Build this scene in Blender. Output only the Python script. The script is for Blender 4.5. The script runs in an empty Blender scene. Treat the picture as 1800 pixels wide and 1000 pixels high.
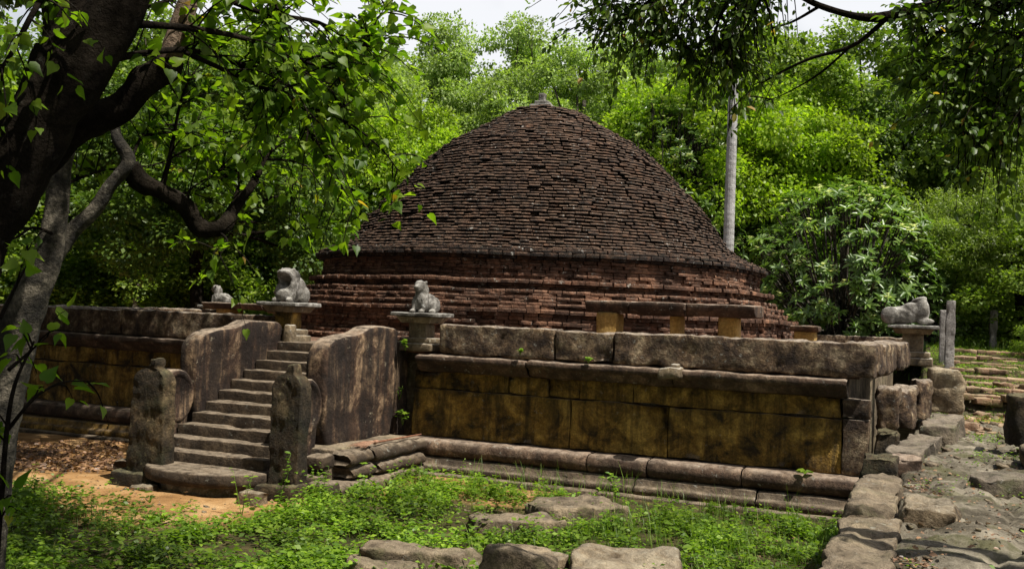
import bpy, math, random
import numpy as np
from mathutils import Vector, noise, Matrix
random.seed(7); rng = np.random.default_rng(7)
scene = bpy.context.scene; COL = scene.collection
# ------------------------------------------------------------------ camera, sky, sun
ROLL = .042; FPX = 1800.; YAW = math.atan2(750, 1800); PIT = math.atan(53/1800); CAM = Vector((0, -14.1, 2.5))
cam = bpy.data.objects.new('camera', bpy.data.cameras.new('camera')); COL.objects.link(cam)
cam.data.sensor_width = 36; cam.data.lens = 36*FPX/1800; cam.data.clip_end = 600; cam.data.clip_start = .05
cam.location = CAM
fwd = Vector((-math.sin(YAW)*math.cos(PIT), math.cos(YAW)*math.cos(PIT), math.sin(PIT)))
q = fwd.to_track_quat('-Z', 'Y').to_matrix()
cam.rotation_euler = (q @ Matrix.Rotation(ROLL, 3, 'Z')).to_euler()
scene.camera = cam
SUN = Vector((.46, -.13, .88)).normalized()
w = bpy.data.worlds.new("World"); scene.world = w; w.use_nodes = True
nt = w.node_tree; nt.nodes.clear()
sky = nt.nodes.new('ShaderNodeTexSky'); sky.sky_type = 'NISHITA'; sky.sun_disc = False
sky.sun_elevation = math.asin(SUN.z); sky.sun_rotation = math.atan2(SUN.x, SUN.y)
sky.air_density = 1.0; sky.dust_density = 3.0
tc = nt.nodes.new('ShaderNodeTexCoord'); nz = nt.nodes.new('ShaderNodeTexNoise'); nz.inputs['Scale'].default_value = 1.6; nz.inputs['Detail'].default_value = 6
cr = nt.nodes.new('ShaderNodeValToRGB'); cr.color_ramp.elements[0].position = .30; cr.color_ramp.elements[1].position = .52
mx = nt.nodes.new('ShaderNodeMix'); mx.data_type = 'RGBA'; mx.inputs['B'].default_value = (10., 10.2, 10.6, 1)
bgn = nt.nodes.new('ShaderNodeBackground'); bgn.inputs['Strength'].default_value = .063
out = nt.nodes.new('ShaderNodeOutputWorld')
L = nt.links.new
L(tc.outputs['Generated'], nz.inputs['Vector']); L(nz.outputs['Fac'], cr.inputs['Fac'])
sx = nt.nodes.new('ShaderNodeSeparateXYZ'); L(tc.outputs['Generated'], sx.inputs[0])
el = nt.nodes.new('ShaderNodeMapRange'); el.inputs['From Min'].default_value = .35; el.inputs['From Max'].default_value = .75; el.inputs['To Min'].default_value = 1.; el.inputs['To Max'].default_value = .12
L(sx.outputs['Z'], el.inputs['Value']); mm = nt.nodes.new('ShaderNodeMath'); mm.operation = 'MULTIPLY'
L(cr.outputs['Color'], mm.inputs[0]); L(el.outputs[0], mm.inputs[1]); L(mm.outputs[0], mx.inputs['Factor'])
L(sky.outputs['Color'], mx.inputs['A']); L(mx.outputs['Result'], bgn.inputs['Color']); L(bgn.outputs[0], out.inputs[0])
sl = bpy.data.lights.new('sun', 'SUN'); sl.energy = 5.0; sl.angle = math.radians(.6); sl.color = (1, .95, .86)
so = bpy.data.objects.new('sun', sl); COL.objects.link(so); so.rotation_euler = SUN.to_track_quat('Z', 'Y').to_euler(); so.location = (20, 5, 40)
scene.view_settings.view_transform = 'Standard'; scene.view_settings.look = 'None'
scene.view_settings.exposure = .55; scene.view_settings.gamma = 1
scene.cycles.max_bounces = 6; scene.cycles.diffuse_bounces = 3; scene.cycles.glossy_bounces = 2; scene.cycles.transmission_bounces = 3
scene.cycles.transparent_max_bounces = 4
scene.cycles.use_denoising = True
# ------------------------------------------------------------------ pixel -> world helpers (measuring the photograph)
cF = Vector((-math.sin(YAW), math.cos(YAW), 0)); cR = Vector((math.cos(YAW), math.sin(YAW), 0))
def ray(px, py):
    a = px-900; b = 500-py
    x = (a*math.cos(ROLL)-b*math.sin(ROLL))/FPX; y = (a*math.sin(ROLL)+b*math.cos(ROLL))/FPX
    fw = math.cos(PIT)-y*math.sin(PIT); up = math.sin(PIT)+y*math.cos(PIT)
    return cR*x+cF*fw+Vector((0, 0, up))
def Yp(px, py, y): r = ray(px, py); return CAM+r*((y-CAM.y)/r.y)
def Zp(px, py, z): r = ray(px, py); return CAM+r*((z-CAM.z)/r.z)
def Dp(px, py, d): return CAM+ray(px, py)*d
# ------------------------------------------------------------------ object helpers
ORG = {}
def tag(o, label=None, cat=None, group=None, kind=None):
    if label: o['label'] = label
    if cat: o['category'] = cat
    if group: o['group'] = group
    if kind: o['kind'] = kind
    return o
def thing(name, label, cat, loc=(0, 0, 0), group=None, rotz=0):
    o = bpy.data.objects.new(name, None); COL.objects.link(o); o.location = loc; o.rotation_euler = (0, 0, rotz)
    o.empty_display_size = .2; ORG[o.name] = Vector(loc)
    return tag(o, label, cat, group)
class MB:
    def __init__(s): s.v = []; s.f = []; s.n = 0
    def add(s, v, f):
        s.v.append(np.asarray(v, float)); s.f += [[i+s.n for i in q] for q in f]; s.n += len(v); return s
    def build(s, name, mat, parent=None, smooth=True, local=False):
        v = np.vstack(s.v)
        if parent is not None and not local:
            v = v-np.array(ORG[parent.name])
        me = bpy.data.meshes.new(name); me.from_pydata(v.tolist(), [], s.f); me.update()
        if smooth: me.polygons.foreach_set('use_smooth', [True]*len(me.polygons))
        me.materials.append(mat)
        o = bpy.data.objects.new(name, me); COL.objects.link(o)
        if parent is not None: o.parent = parent; ORG[o.name] = ORG[parent.name]
        return o
    def top(s, name, mat, label, cat, group=None, kind=None, smooth=True, loc=None):
        v = np.vstack(s.v)
        if loc is None:
            c = (v.max(0)+v.min(0))/2; loc = (c[0], c[1], v[:, 2].min())
        s.v = [v-np.array(loc)]
        o = s.build(name, mat, None, smooth); o.location = loc
        return tag(o, label, cat, group, kind)
def fast_mesh(name, V, nper, mat, parent=None, faces=None, smooth=False):
    """V: (N, k, 3) islands all with the same face template `faces` (list of quads/tris index lists)"""
    N, k, _ = V.shape
    me = bpy.data.meshes.new(name)
    ft = [np.array(f) for f in faces]; loops = np.concatenate(ft); nl = len(loops)
    allL = (loops[None, :]+(np.arange(N)*k)[:, None]).ravel().astype(np.int32)
    sizes = np.array([len(f) for f in ft]); st = np.concatenate([[0], np.cumsum(sizes)[:-1]])
    starts = (st[None, :]+(np.arange(N)*nl)[:, None]).ravel().astype(np.int32)
    me.vertices.add(N*k); me.vertices.foreach_set('co', V.reshape(-1).astype(np.float32))
    me.loops.add(len(allL)); me.loops.foreach_set('vertex_index', allL)
    me.polygons.add(len(starts)); me.polygons.foreach_set('loop_start', starts)
    if smooth: me.polygons.foreach_set('use_smooth', np.ones(len(starts), bool))
    me.update(calc_edges=True); me.materials.append(mat)
    o = bpy.data.objects.new(name, me); COL.objects.link(o)
    if parent is not None: o.parent = parent
    return o
def fb(p, f=1., o=4): return noise.fractal(Vector(p)*f, 1., 2.1, o)
def lin(a, b, d): n = max(1, int(round((b-a)/d))); return [a+(b-a)*i/n for i in range(n+1)]
def block(c, s, r=.03, rough=.012, freq=3., div=.14, rz=0., rx=0., ry=0., deform=None, seed=0., chip=.0, facet=0.):
    h = [x/2 for x in s]; r = min([r]+[x*.49 for x in h]); ax = []
    for k in range(3):
        a = [-h[k], -h[k]+r*.35]+lin(-h[k]+r, h[k]-r, div)+[h[k]-r*.35, h[k]]
        ax.append(a)
    n = [len(a)-1 for a in ax]; idx = {}; V = []; F = []
    def vid(i, j, k):
        key = (i, j, k)
        if key not in idx:
            idx[key] = len(V); V.append((ax[0][i], ax[1][j], ax[2][k]))
        return idx[key]
    for j in range(n[1]):
        for k in range(n[2]):
            F.append([vid(0, j, k), vid(0, j, k+1), vid(0, j+1, k+1), vid(0, j+1, k)])
            F.append([vid(n[0], j, k), vid(n[0], j+1, k), vid(n[0], j+1, k+1), vid(n[0], j, k+1)])
    for i in range(n[0]):
        for k in range(n[2]):
            F.append([vid(i, 0, k), vid(i+1, 0, k), vid(i+1, 0, k+1), vid(i, 0, k+1)])
            F.append([vid(i, n[1], k), vid(i, n[1], k+1), vid(i+1, n[1], k+1), vid(i+1, n[1], k)])
    for i in range(n[0]):
        for j in range(n[1]):
            F.append([vid(i, j, 0), vid(i, j+1, 0), vid(i+1, j+1, 0), vid(i+1, j, 0)])
            F.append([vid(i, j, n[2]), vid(i+1, j, n[2]), vid(i+1, j+1, n[2]), vid(i, j+1, n[2])])
    M = Matrix.Translation(Vector(c)) @ Matrix.Rotation(rz, 4, 'Z') @ Matrix.Rotation(ry, 4, 'Y') @ Matrix.Rotation(rx, 4, 'X')
    O = []
    for p in V:
        q = Vector([max(-(h[k]-r), min(h[k]-r, p[k])) for k in range(3)]); d = Vector(p)-q
        nn = d.normalized() if d.length > 1e-9 else Vector((0, 0, 1))
        P = q+nn*r
        if deform: P = Vector(deform(P))
        W = Vector(c)+P+Vector((seed, seed*.7, 0))
        disp = fb(W, freq, 4)*rough
        if chip: disp -= max(0, fb(W+Vector((5, 9, 2)), freq*.6, 3)-.15)*chip
        if facet:
            cell = noise.cell_vector(W*freq*.5); disp += (cell.x-.5)*facet
        O.append(M @ (P+nn*disp))
    return [tuple(p) for p in O], F
def mould(prof, a0, a1, fn, div=.12, rough=.008, freq=4., sub=.06, seed=0., endr=.015):
    """closed profile of (o, z) swept along a0..a1; fn(a, o, z) -> world"""
    P = []
    n = len(prof)
    for i in range(n):
        p, q2 = prof[i], prof[(i+1) % n]; l = math.dist(p, q2); m = max(1, int(l/sub))
        for k in range(m): P.append((p[0]+(q2[0]-p[0])*k/m, p[1]+(q2[1]-p[1])*k/m))
    m = len(P); cx = sum(p[0] for p in P)/m; cz = sum(p[1] for p in P)/m
    A = [a0, a0+endr]+lin(a0+endr*2, a1-endr*2, div)+[a1-endr, a1]
    V = []; F = []
    for ia, a in enumerate(A):
        sh = endr if ia in (0, len(A)-1) else (endr*.3 if ia in (1, len(A)-2) else 0)
        for i, (o, z) in enumerate(P):
            po, pz = P[i-1]; no, nz_ = P[(i+1) % m]
            t = Vector((no-po, nz_-pz)); t = t.normalized() if t.length > 0 else Vector((1, 0))
            nn = (t.y, -t.x)
            # outward = away from the centre
            if nn[0]*(o-cx)+nn[1]*(z-cz) < 0: nn = (-nn[0], -nn[1])
            w0 = Vector(fn(a, o, z))+Vector((seed, 0, 0)); d = fb(w0, freq, 4)*rough-sh
            V.append(fn(a, o+nn[0]*d, z+nn[1]*d))
    for ia in range(len(A)-1):
        for i in range(m):
            j = (i+1) % m; F.append([ia*m+i, ia*m+j, (ia+1)*m+j, (ia+1)*m+i])
    F.append(list(range(m))); F.append([(len(A)-1)*m+i for i in reversed(range(m))])
    return V, F
def catmull(pts, per=6):
    P = [Vector(p) for p in pts]; P = [P[0]*2-P[1]]+P+[P[-1]*2-P[-2]]; out_ = []
    for i in range(1, len(P)-2):
        for k in range(per):
            t = k/per; a, b, c, d = P[i-1:i+3]
            out_.append(.5*((2*b)+(c-a)*t+(2*a-5*b+4*c-d)*t*t+(3*b-a-3*c+d)*t*t*t))
    out_.append(P[-2]); return out_
def tube(pts, rad, seg=8, per=6, bump=.0, bf=4.):
    C = catmull(pts, per); n = len(C); V = []; F = []
    R = np.interp(np.linspace(0, 1, n), np.linspace(0, 1, len(rad)), rad)
    u = Vector((1, 0, 0))
    for i in range(n):
        t = (C[min(i+1, n-1)]-C[max(i-1, 0)]).normalized()
        u = (u-t*u.dot(t)); u = u.normalized() if u.length > 1e-6 else t.orthogonal().normalized()
        v = t.cross(u)
        for k in range(seg):
            a = 2*math.pi*k/seg; d = u*math.cos(a)+v*math.sin(a); r = R[i]
            if bump: r *= 1+bump*fb(C[i]+d*R[i], bf, 3)
            V.append(tuple(C[i]+d*r))
    for i in range(n-1):
        for k in range(seg):
            j = (k+1) % seg; F.append([i*seg+k, i*seg+j, (i+1)*seg+j, (i+1)*seg+k])
    F.append(list(reversed(range(seg)))); F.append([(n-1)*seg+k for k in range(seg)])
    return V, F
# ------------------------------------------------------------------ materials
def newmat(name):
    m = bpy.data.materials.new(name); m.use_nodes = True; n = m.node_tree; n.nodes.clear()
    return m, n, n.nodes.new, n.links.new
def ramp(n, stops):
    r = n.nodes.new('ShaderNodeValToRGB'); e = r.color_ramp.elements
    while len(e) < len(stops): e.new(.5)
    for i, (p, c) in enumerate(stops):
        e[i].position = p; e[i].color = (*c, 1) if len(c) == 3 else c
    return r
def mixc(n, f, a, b, blend='MIX'):
    m = n.nodes.new('ShaderNodeMix'); m.data_type = 'RGBA'; m.blend_type = blend
    for key, v in (('Factor', f), ('A', a), ('B', b)):
        if isinstance(v, (int, float)): m.inputs[key].default_value = v
        elif isinstance(v, tuple): m.inputs[key].default_value = (*v, 1)
        else: n.links.new(v, m.inputs[key])
    return m.outputs['Result']
def nse(n, vec, scale, detail=6, rough=.6, dist=0.):
    t = n.nodes.new('ShaderNodeTexNoise'); t.inputs['Scale'].default_value = scale; t.inputs['Detail'].default_value = detail
    t.inputs['Roughness'].default_value = rough; t.inputs['Distortion'].default_value = dist
    n.links.new(vec, t.inputs['Vector']); return t.outputs['Fac']
def mul(n, a, b, op='MULTIPLY'):
    m = n.nodes.new('ShaderNodeMath'); m.operation = op
    for i, v in enumerate((a, b)):
        if isinstance(v, (int, float)): m.inputs[i].default_value = v
        else: n.links.new(v, m.inputs[i])
    return m.outputs[0]
def stone(name, cols, stain=(.02, .016, .012), streak=.6, lichen=(.45, .46, .40), lic=.35, top=(.42, .38, .33), topamt=.5, scale=1.6, sxy=2.6, bump=.6, moss=0., rough=.88, grain=26, spec=.25, island=0., up0=.55, s0=.42, cw=.20, mottle=0., lam=0.):
    m, n, N, K = newmat(name)
    geo = N('ShaderNodeNewGeometry'); pos = geo.outputs['Position']
    c = ramp(n, [(.5-cw, cols[0]), (.5, cols[1]), (.5+cw, cols[2])]); K(nse(n, pos, scale, 8, .68, .4), c.inputs['Fac'])
    g = ramp(n, [(.3, (.55, .55, .55)), (.7, (1.4, 1.4, 1.4))]); K(nse(n, pos, grain, 5, .7), g.inputs['Fac'])
    col = mixc(n, .8, c.outputs['Color'], g.outputs['Color'], 'MULTIPLY')
    if island:
        ir = ramp(n, [(0, (1-island,)*3), (1, (1+island,)*3)]); K(geo.outputs['Random Per Island'], ir.inputs['Fac'])
        col = mixc(n, 1., col, ir.outputs['Color'], 'MULTIPLY')
    mp = N('ShaderNodeMapping'); mp.inputs['Scale'].default_value = (sxy, sxy, sxy*.085); K(pos, mp.inputs['Vector'])
    s = ramp(n, [(s0, (0, 0, 0)), (s0+.16, (1, 1, 1))]); K(nse(n, mp.outputs['Vector'], 1.6, 7, .7), s.inputs['Fac'])
    col = mixc(n, mul(n, s.outputs['Color'], streak), col, stain)
    if mottle:
        mt = ramp(n, [(.40, (0, 0, 0)), (.56, (1, 1, 1))]); K(nse(n, pos, 7.5, 8, .78, .6), mt.inputs['Fac'])
        col = mixc(n, mul(n, mt.outputs['Color'], mottle), col, cols[0])
    if lam:
        ml = N('ShaderNodeMapping'); ml.inputs['Scale'].default_value = (2.5, 2.5, 14.); K(pos, ml.inputs['Vector'])
        lr = ramp(n, [(.42, (0, 0, 0)), (.58, (1, 1, 1))]); K(nse(n, ml.outputs['Vector'], 1.5, 8, .75), lr.inputs['Fac'])
        col = mixc(n, mul(n, lr.outputs['Color'], lam), col, cols[0])
    if moss:
        ms = ramp(n, [(.5, (0, 0, 0)), (.66, (1, 1, 1))]); K(nse(n, pos, 2.3, 7, .7), ms.inputs['Fac'])
        col = mixc(n, mul(n, ms.outputs['Color'], moss), col, (.06, .085, .015) if name != 'weathered_brick' else (.02, .02, .012))
    sep = N('ShaderNodeSeparateXYZ'); K(geo.outputs['Normal'], sep.inputs[0])
    up = ramp(n, [(up0, (0, 0, 0)), (up0+.35, (1, 1, 1))]); K(sep.outputs['Z'], up.inputs['Fac'])
    un = ramp(n, [(.35, (0, 0, 0)), (.6, (1, 1, 1))]); K(nse(n, pos, 7, 6, .7), un.inputs['Fac'])
    tf = mul(n, mul(n, up.outputs['Color'], un.outputs['Color']), topamt)
    col = mixc(n, tf, col, top)
    l = ramp(n, [(.60, (0, 0, 0)), (.68, (1, 1, 1))]); K(nse(n, pos, 11, 4, .75), l.inputs['Fac'])
    l2 = ramp(n, [(.45, (0, 0, 0)), (.6, (1, 1, 1))]); K(nse(n, pos, 1.3, 3, .6), l2.inputs['Fac'])
    col = mixc(n, mul(n, mul(n, l.outputs['Color'], l2.outputs['Color']), lic), col, lichen)
    b = N('ShaderNodeBsdfPrincipled'); K(col, b.inputs['Base Color']); b.inputs['Roughness'].default_value = rough
    b.inputs['Specular IOR Level'].default_value = spec
    h = mul(n, nse(n, pos, 34, 6, .75), mul(n, nse(n, pos, 7, 5, .7), 2.5), 'ADD')
    bp = N('ShaderNodeBump'); bp.inputs['Strength'].default_value = bump; bp.inputs['Distance'].default_value = .03
    K(h, bp.inputs['Height']); K(bp.outputs[0], b.inputs['Normal'])
    o = N('ShaderNodeOutputMaterial'); K(b.outputs[0], o.inputs[0]); return m
def leafmat(name, a, b_, c, trans=.45, rough=.45, spec=.35, clump=.35, yel=None):
    m, n, N, K = newmat(name)
    geo = N('ShaderNodeNewGeometry')
    st = [(0, a), (.5, b_), (.93, c)]
    if yel: st += [(.985, c), (.992, yel)]
    r = ramp(n, st); K(geo.outputs['Random Per Island'], r.inputs['Fac'])
    v = ramp(n, [(.35, (1-clump,)*3), (.65, (1+clump,)*3)]); K(nse(n, geo.outputs['Position'], .55, 3, .6), v.inputs['Fac'])
    col = mixc(n, 1., r.outputs['Color'], v.outputs['Color'], 'MULTIPLY')
    p = N('ShaderNodeBsdfPrincipled'); K(col, p.inputs['Base Color']); p.inputs['Roughness'].default_value = rough; p.inputs['Specular IOR Level'].default_value = spec
    t = N('ShaderNodeBsdfTranslucent'); K(mixc(n, 1., col, (1.5, 1.7, .5), 'MULTIPLY'), t.inputs['Color'])
    ms = N('ShaderNodeMixShader'); ms.inputs[0].default_value = trans; K(p.outputs[0], ms.inputs[1]); K(t.outputs[0], ms.inputs[2])
    o = N('ShaderNodeOutputMaterial'); K(ms.outputs[0], o.inputs[0]); return m
MAT = {}
MAT['wall'] = stone('ochre_gneiss', ((.035, .024, .010), (.29, .165, .03), (.58, .36, .08)), stain=(.014, .010, .007), streak=.72, cw=.12, s0=.47, sxy=4., mottle=.45, grain=40, lic=.25, top=(.33, .26, .2), moss=.12, bump=1.0, scale=2.4)
MAT['torus'] = stone('purple_brown_stone', ((.03, .019, .013), (.12, .074, .047), (.27, .185, .12)), mottle=.6, cw=.15, streak=.6, lic=.5, top=(.42, .33, .25), topamt=.6)
MAT['coping'] = stone('rough_brown_granite', ((.03, .018, .012), (.21, .135, .075), (.48, .37, .23)), mottle=.75, cw=.13, stain=(.015, .012, .01), streak=.5, lic=.5, top=(.45, .38, .3), topamt=.7, bump=1.0, scale=3.2, grain=14)
MAT['bal'] = stone('streaked_stone', ((.016, .010, .007), (.065, .036, .021), (.36, .24, .14)), s0=.38, cw=.13, mottle=.3, scale=1.9, stain=(.012, .008, .006), streak=.9, lichen=(.42, .36, .25), lic=.4, top=(.42, .33, .24), topamt=.7)
MAT['step'] = stone('step_stone', ((.02, .014, .009), (.07, .048, .029), (.20, .145, .09)), streak=.3, mottle=.6, lic=.4, top=(.30, .24, .17), topamt=.7, scale=2.5)
MAT['guard'] = stone('mossy_guard_stone', ((.012, .010, .006), (.06, .04, .02), (.22, .155, .08)), mottle=.6, cw=.14, streak=.5, lic=.5, lichen=(.34, .32, .16), top=(.24, .22, .12), moss=.12, bump=1.)
MAT['grey'] = stone('grey_lichen_stone', ((.04, .036, .03), (.20, .185, .16), (.46, .44, .40)), mottle=.4, cw=.16, stain=(.05, .045, .035), streak=.4, lichen=(.62, .62, .58), lic=.8, top=(.55, .53, .48), topamt=.6, scale=5, bump=.6)
MAT['ped'] = stone('pedestal_stone', ((.07, .055, .04), (.20, .15, .09), (.34, .28, .19)), streak=.4, lic=.7, lichen=(.5, .5, .44), top=(.5, .47, .4), topamt=.8, scale=3)
MAT['stub'] = stone('yellow_stub_stone', ((.22, .13, .035), (.42, .26, .07), (.55, .38, .15)), streak=.25, lic=.2, topamt=.2)
MAT['rock'] = stone('path_rock', ((.04, .03, .02), (.20, .15, .095), (.44, .34, .22)), mottle=.5, cw=.15, streak=.15, lic=.5, top=(.36, .29, .2), topamt=.5, moss=.35, bump=1.0, scale=2.2)
MAT['warmrock'] = stone('warm_boulder', ((.07, .05, .03), (.27, .20, .12), (.46, .38, .25)), mottle=.5, cw=.15, streak=.15, lic=.5, top=(.44, .38, .28), topamt=.5, bump=1.0, scale=2.4)
MAT['slate'] = stone('dark_slab', ((.035, .028, .02), (.15, .12, .085), (.34, .27, .19)), mottle=.5, cw=.15, lam=.4, streak=.1, lic=.3, top=(.30, .25, .19), topamt=.5, moss=.35, bump=.8)
MAT['brick'] = stone('weathered_brick', ((.010, .008, .007), (.038, .022, .016), (.20, .095, .05)), stain=(.009, .008, .007), streak=.6, cw=.15, lichen=(.5, .49, .44), lic=.85, top=(.25, .155, .10), topamt=.5, scale=3.4, bump=.9, island=.16, grain=14, up0=.2, lam=.8, mottle=.5, moss=.5)
MAT['drum'] = stone('red_brick', ((.03, .018, .012), (.135, .064, .037), (.38, .195, .11)), stain=(.016, .011, .008), streak=.5, lichen=(.5, .49, .42), lic=.75, top=(.34, .20, .13), topamt=.6, scale=1.6, bump=.9, island=.25, grain=14, up0=.3, lam=.5)
MAT['pathbrick'] = stone('path_brick', ((.06, .035, .02), (.22, .13, .075), (.38, .28, .18)), streak=.1, lic=.2, top=(.42, .33, .22), topamt=.4, moss=.6, island=.4)
MAT['post'] = stone('pale_post_stone', ((.12, .11, .10), (.26, .24, .22), (.4, .38, .35)), streak=.4, lic=.6, scale=4)
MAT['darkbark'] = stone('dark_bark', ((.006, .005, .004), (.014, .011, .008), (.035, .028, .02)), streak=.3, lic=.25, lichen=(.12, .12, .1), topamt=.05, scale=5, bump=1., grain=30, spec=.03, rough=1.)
MAT['bark'] = stone('ringed_bark', ((.015, .013, .010), (.07, .06, .042), (.27, .23, .17)), mottle=.7, cw=.11, lam=.4,  streak=.3, lic=.5, lichen=(.4, .38, .3), topamt=.1, scale=5, bump=1., grain=30)
MAT['peel'] = stone('peeling_bark', ((.05, .035, .025), (.30, .20, .13), (.52, .40, .29)), streak=.4, lic=.3, topamt=.1, scale=3.5, bump=1.)
MAT['palm'] = stone('palm_bark', ((.22, .21, .20), (.36, .35, .34), (.48, .47, .46)), stain=(.12, .12, .11), streak=.3, lic=.4, topamt=.1, scale=3)
MAT['straw'] = stone('straw', ((.22, .10, .06), (.36, .19, .12), (.45, .28, .18)), streak=.1, lic=0., topamt=.0)
MAT['wood'] = stone('wood', ((.12, .05, .03), (.2, .09, .05), (.28, .14, .08)), streak=.1, lic=0., topamt=.0)
MAT['crown_mid'] = leafmat('mid_green_leaves', (.07, .125, .016), (.135, .20, .024), (.22, .29, .045))
MAT['crown_dark'] = leafmat('dark_green_leaves', (.035, .07, .012), (.07, .12, .018), (.13, .19, .03), trans=.35)
MAT['crown_yel'] = leafmat('yellow_green_leaves', (.13, .21, .014), (.21, .31, .02), (.30, .39, .04), trans=.5)
MAT['crown_pale'] = leafmat('pale_grey_green_leaves', (.15, .22, .06), (.22, .30, .08), (.30, .38, .12), trans=.45)
MAT['crown_feather'] = leafmat('feathery_leaves', (.10, .15, .03), (.16, .22, .04), (.23, .29, .07), trans=.45)
MAT['heart'] = leafmat('heart_leaves', (.06, .12, .010), (.12, .20, .014), (.19, .27, .02), trans=.6, yel=(.35, .22, .04), clump=.2)
MAT['hang'] = leafmat('hanging_leaves', (.04, .08, .012), (.075, .13, .016), (.13, .19, .02), trans=.45, yel=(.4, .25, .06), clump=.2)
MAT['frangi'] = leafmat('frangipani_leaves', (.07, .13, .03), (.12, .20, .045), (.19, .28, .07), trans=.35, rough=.35, spec=.5, clump=.15)
MAT['weed'] = leafmat('weed_leaves', (.055, .11, .010), (.12, .21, .016), (.21, .31, .03), trans=.4, clump=.5)
MAT['grass'] = leafmat('grass_blades', (.07, .14, .018), (.12, .21, .025), (.20, .28, .05), trans=.4, clump=.25, yel=(.38, .30, .13))
MAT['litter'] = leafmat('dry_leaves', (.06, .035, .02), (.16, .09, .05), (.30, .17, .09), trans=.05, clump=.1)
MAT['flower'] = leafmat('white_flowers', (.6, .6, .55), (.75, .75, .7), (.8, .78, .65), trans=.3, clump=0.)
# ------------------------------------------------------------------ ground
def sst(a, b, x): t = max(0., min(1., (x-a)/(b-a))); return t*t*(3-2*t)
def court(x, y): return .05*fb((x, y, 0), .5, 3)+.012*fb((x, y, 3), 3., 3)
def terr(x, y):
    b = .88+.10*sst(2, 6, y)
    b += .30*sst(7.5, 7.9, y)+.80*max(0., min(1., (y-7.9)/9.))
    return b
def gz(x, y):
    e = -.45+.10*fb((0, y, 7), .7, 2)
    k = sst(e-.02, e+.16, x)
    rd = 1-min(1., abs(fb((x*1.3, y*.7, 6), 1.6, 5))*2.6); cv = noise.cell_vector(Vector((x*1.7+.25*fb((x, y, 8), 2., 2), y*1.1+.3*fb((x, y, 9), 2., 2), 0)))
    r = terr(x, y)+.06*fb((x, y, 1), 1.3, 5)-.07*rd**3+.045*(cv.x-.3)*sst(.2, -.4, y-5)+.02*fb((x, y, 2), 7., 3)+.015
    c = court(x, y)
    if y > 17: k = max(k, sst(17., 20., y))
    if y > 1 and x < -17.5: c += .0
    c += .35*sst(-8.5, -12.5, y)*sst(2, -4, x)
    return c*(1-k)+r*k
def axis(a, b, fa, fb_, fine, coarse, fine2=None):
    v = []; x = a
    while x < b:
        v.append(x); x += (fine*.55 if fine2 and fine2[0] <= x <= fine2[1] else fine) if fa <= x <= fb_ else coarse*(1+ .06*max(fa-x, x-fb_, 0))
    v.append(b); return v
xs = axis(-90, 90, -16, 3.2, .11, .8, (-.7, 2.2)); ys = axis(-40, 150, -11, 13, .11, .8, (-7., 4.))
gv = []; sandv = []; rockv = []
for y in ys:
    for x in xs:
        z = gz(x, y); gv.append((x, y, z))
        n1 = fb((x, y, 11), .9, 4)
        s = sst(-5.2, -4.3, y+.8*n1+.12*(x+9))*sst(-6.9, -7.6, x) if x < -6.9 else 0
        s = max(s, sst(-1.9, -1.4, y+.5*n1)*sst(-4.6, -5.3, x)*sst(-7.6, -7., x)*.9 if x > -7.6 else 0)
        s = max(s, sst(1.2, .5, abs(y-5.8+n1))*sst(.2, .5, x)*.9) if x > 0 else s
        sandv.append(max(0, min(1, s))); rockv.append(sst(-.5, -.3, x)*(1-sst(5.5, 9, y)))
nx, ny = len(xs), len(ys)
gf = [[j*nx+i, j*nx+i+1, (j+1)*nx+i+1, (j+1)*nx+i] for j in range(ny-1) for i in range(nx-1)]
m, n, N, K = newmat('earth')
geo = N('ShaderNodeNewGeometry'); pos = geo.outputs['Position']
at = N('ShaderNodeAttribute'); at.attribute_name = 'sand'; at2 = N('ShaderNodeAttribute'); at2.attribute_name = 'rock'
soil = ramp(n, [(.35, (.022, .022, .008)), (.5, (.05, .042, .016)), (.7, (.10, .08, .035))]); K(nse(n, pos, 3, 8, .7), soil.inputs['Fac'])
sand = ramp(n, [(.3, (.15, .075, .025)), (.5, (.34, .19, .075)), (.7, (.54, .36, .18))]); K(nse(n, pos, 1.3, 8, .65), sand.inputs['Fac'])
rk = ramp(n, [(.3, (.03, .026, .018)), (.44, (.10, .085, .06)), (.56, (.20, .175, .13)), (.72, (.36, .31, .23))]); K(nse(n, pos, 2.6, 9, .72, .5), rk.inputs['Fac'])
mo = ramp(n, [(.50, (0, 0, 0)), (.62, (1, 1, 1))]); K(nse(n, pos, 1.7, 6, .7), mo.inputs['Fac'])
rk2 = mixc(n, mul(n, mo.outputs['Color'], .6), rk.outputs['Color'], (.06, .065, .016))
col = mixc(n, at2.outputs['Fac'], soil.outputs['Color'], rk2)
col = mixc(n, at.outputs['Fac'], col, sand.outputs['Color'])
b = N('ShaderNodeBsdfPrincipled'); K(col, b.inputs['Base Color']); b.inputs['Roughness'].default_value = .95; b.inputs['Specular IOR Level'].default_value = .15
bp = N('ShaderNodeBump'); bp.inputs['Strength'].default_value = .7; bp.inputs['Distance'].default_value = .05
K(mul(n, nse(n, pos, 18, 7, .75), mul(n, nse(n, pos, 5, 6, .7), 2.), 'ADD'), bp.inputs['Height']); K(bp.outputs[0], b.inputs['Normal'])
o = N('ShaderNodeOutputMaterial'); K(b.outputs[0], o.inputs[0]); MAT['ground'] = m
G = MB().add(gv, gf).build('ground', MAT['ground']); tag(G, kind='structure')
for nm, vals in (('sand', sandv), ('rock', rockv)):
    a = G.data.attributes.new(nm, 'FLOAT', 'POINT'); a.data.foreach_set('value', np.array(vals, np.float32))
def samp_ground(P): return np.array([gz(x, y) for x, y in P])
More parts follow.
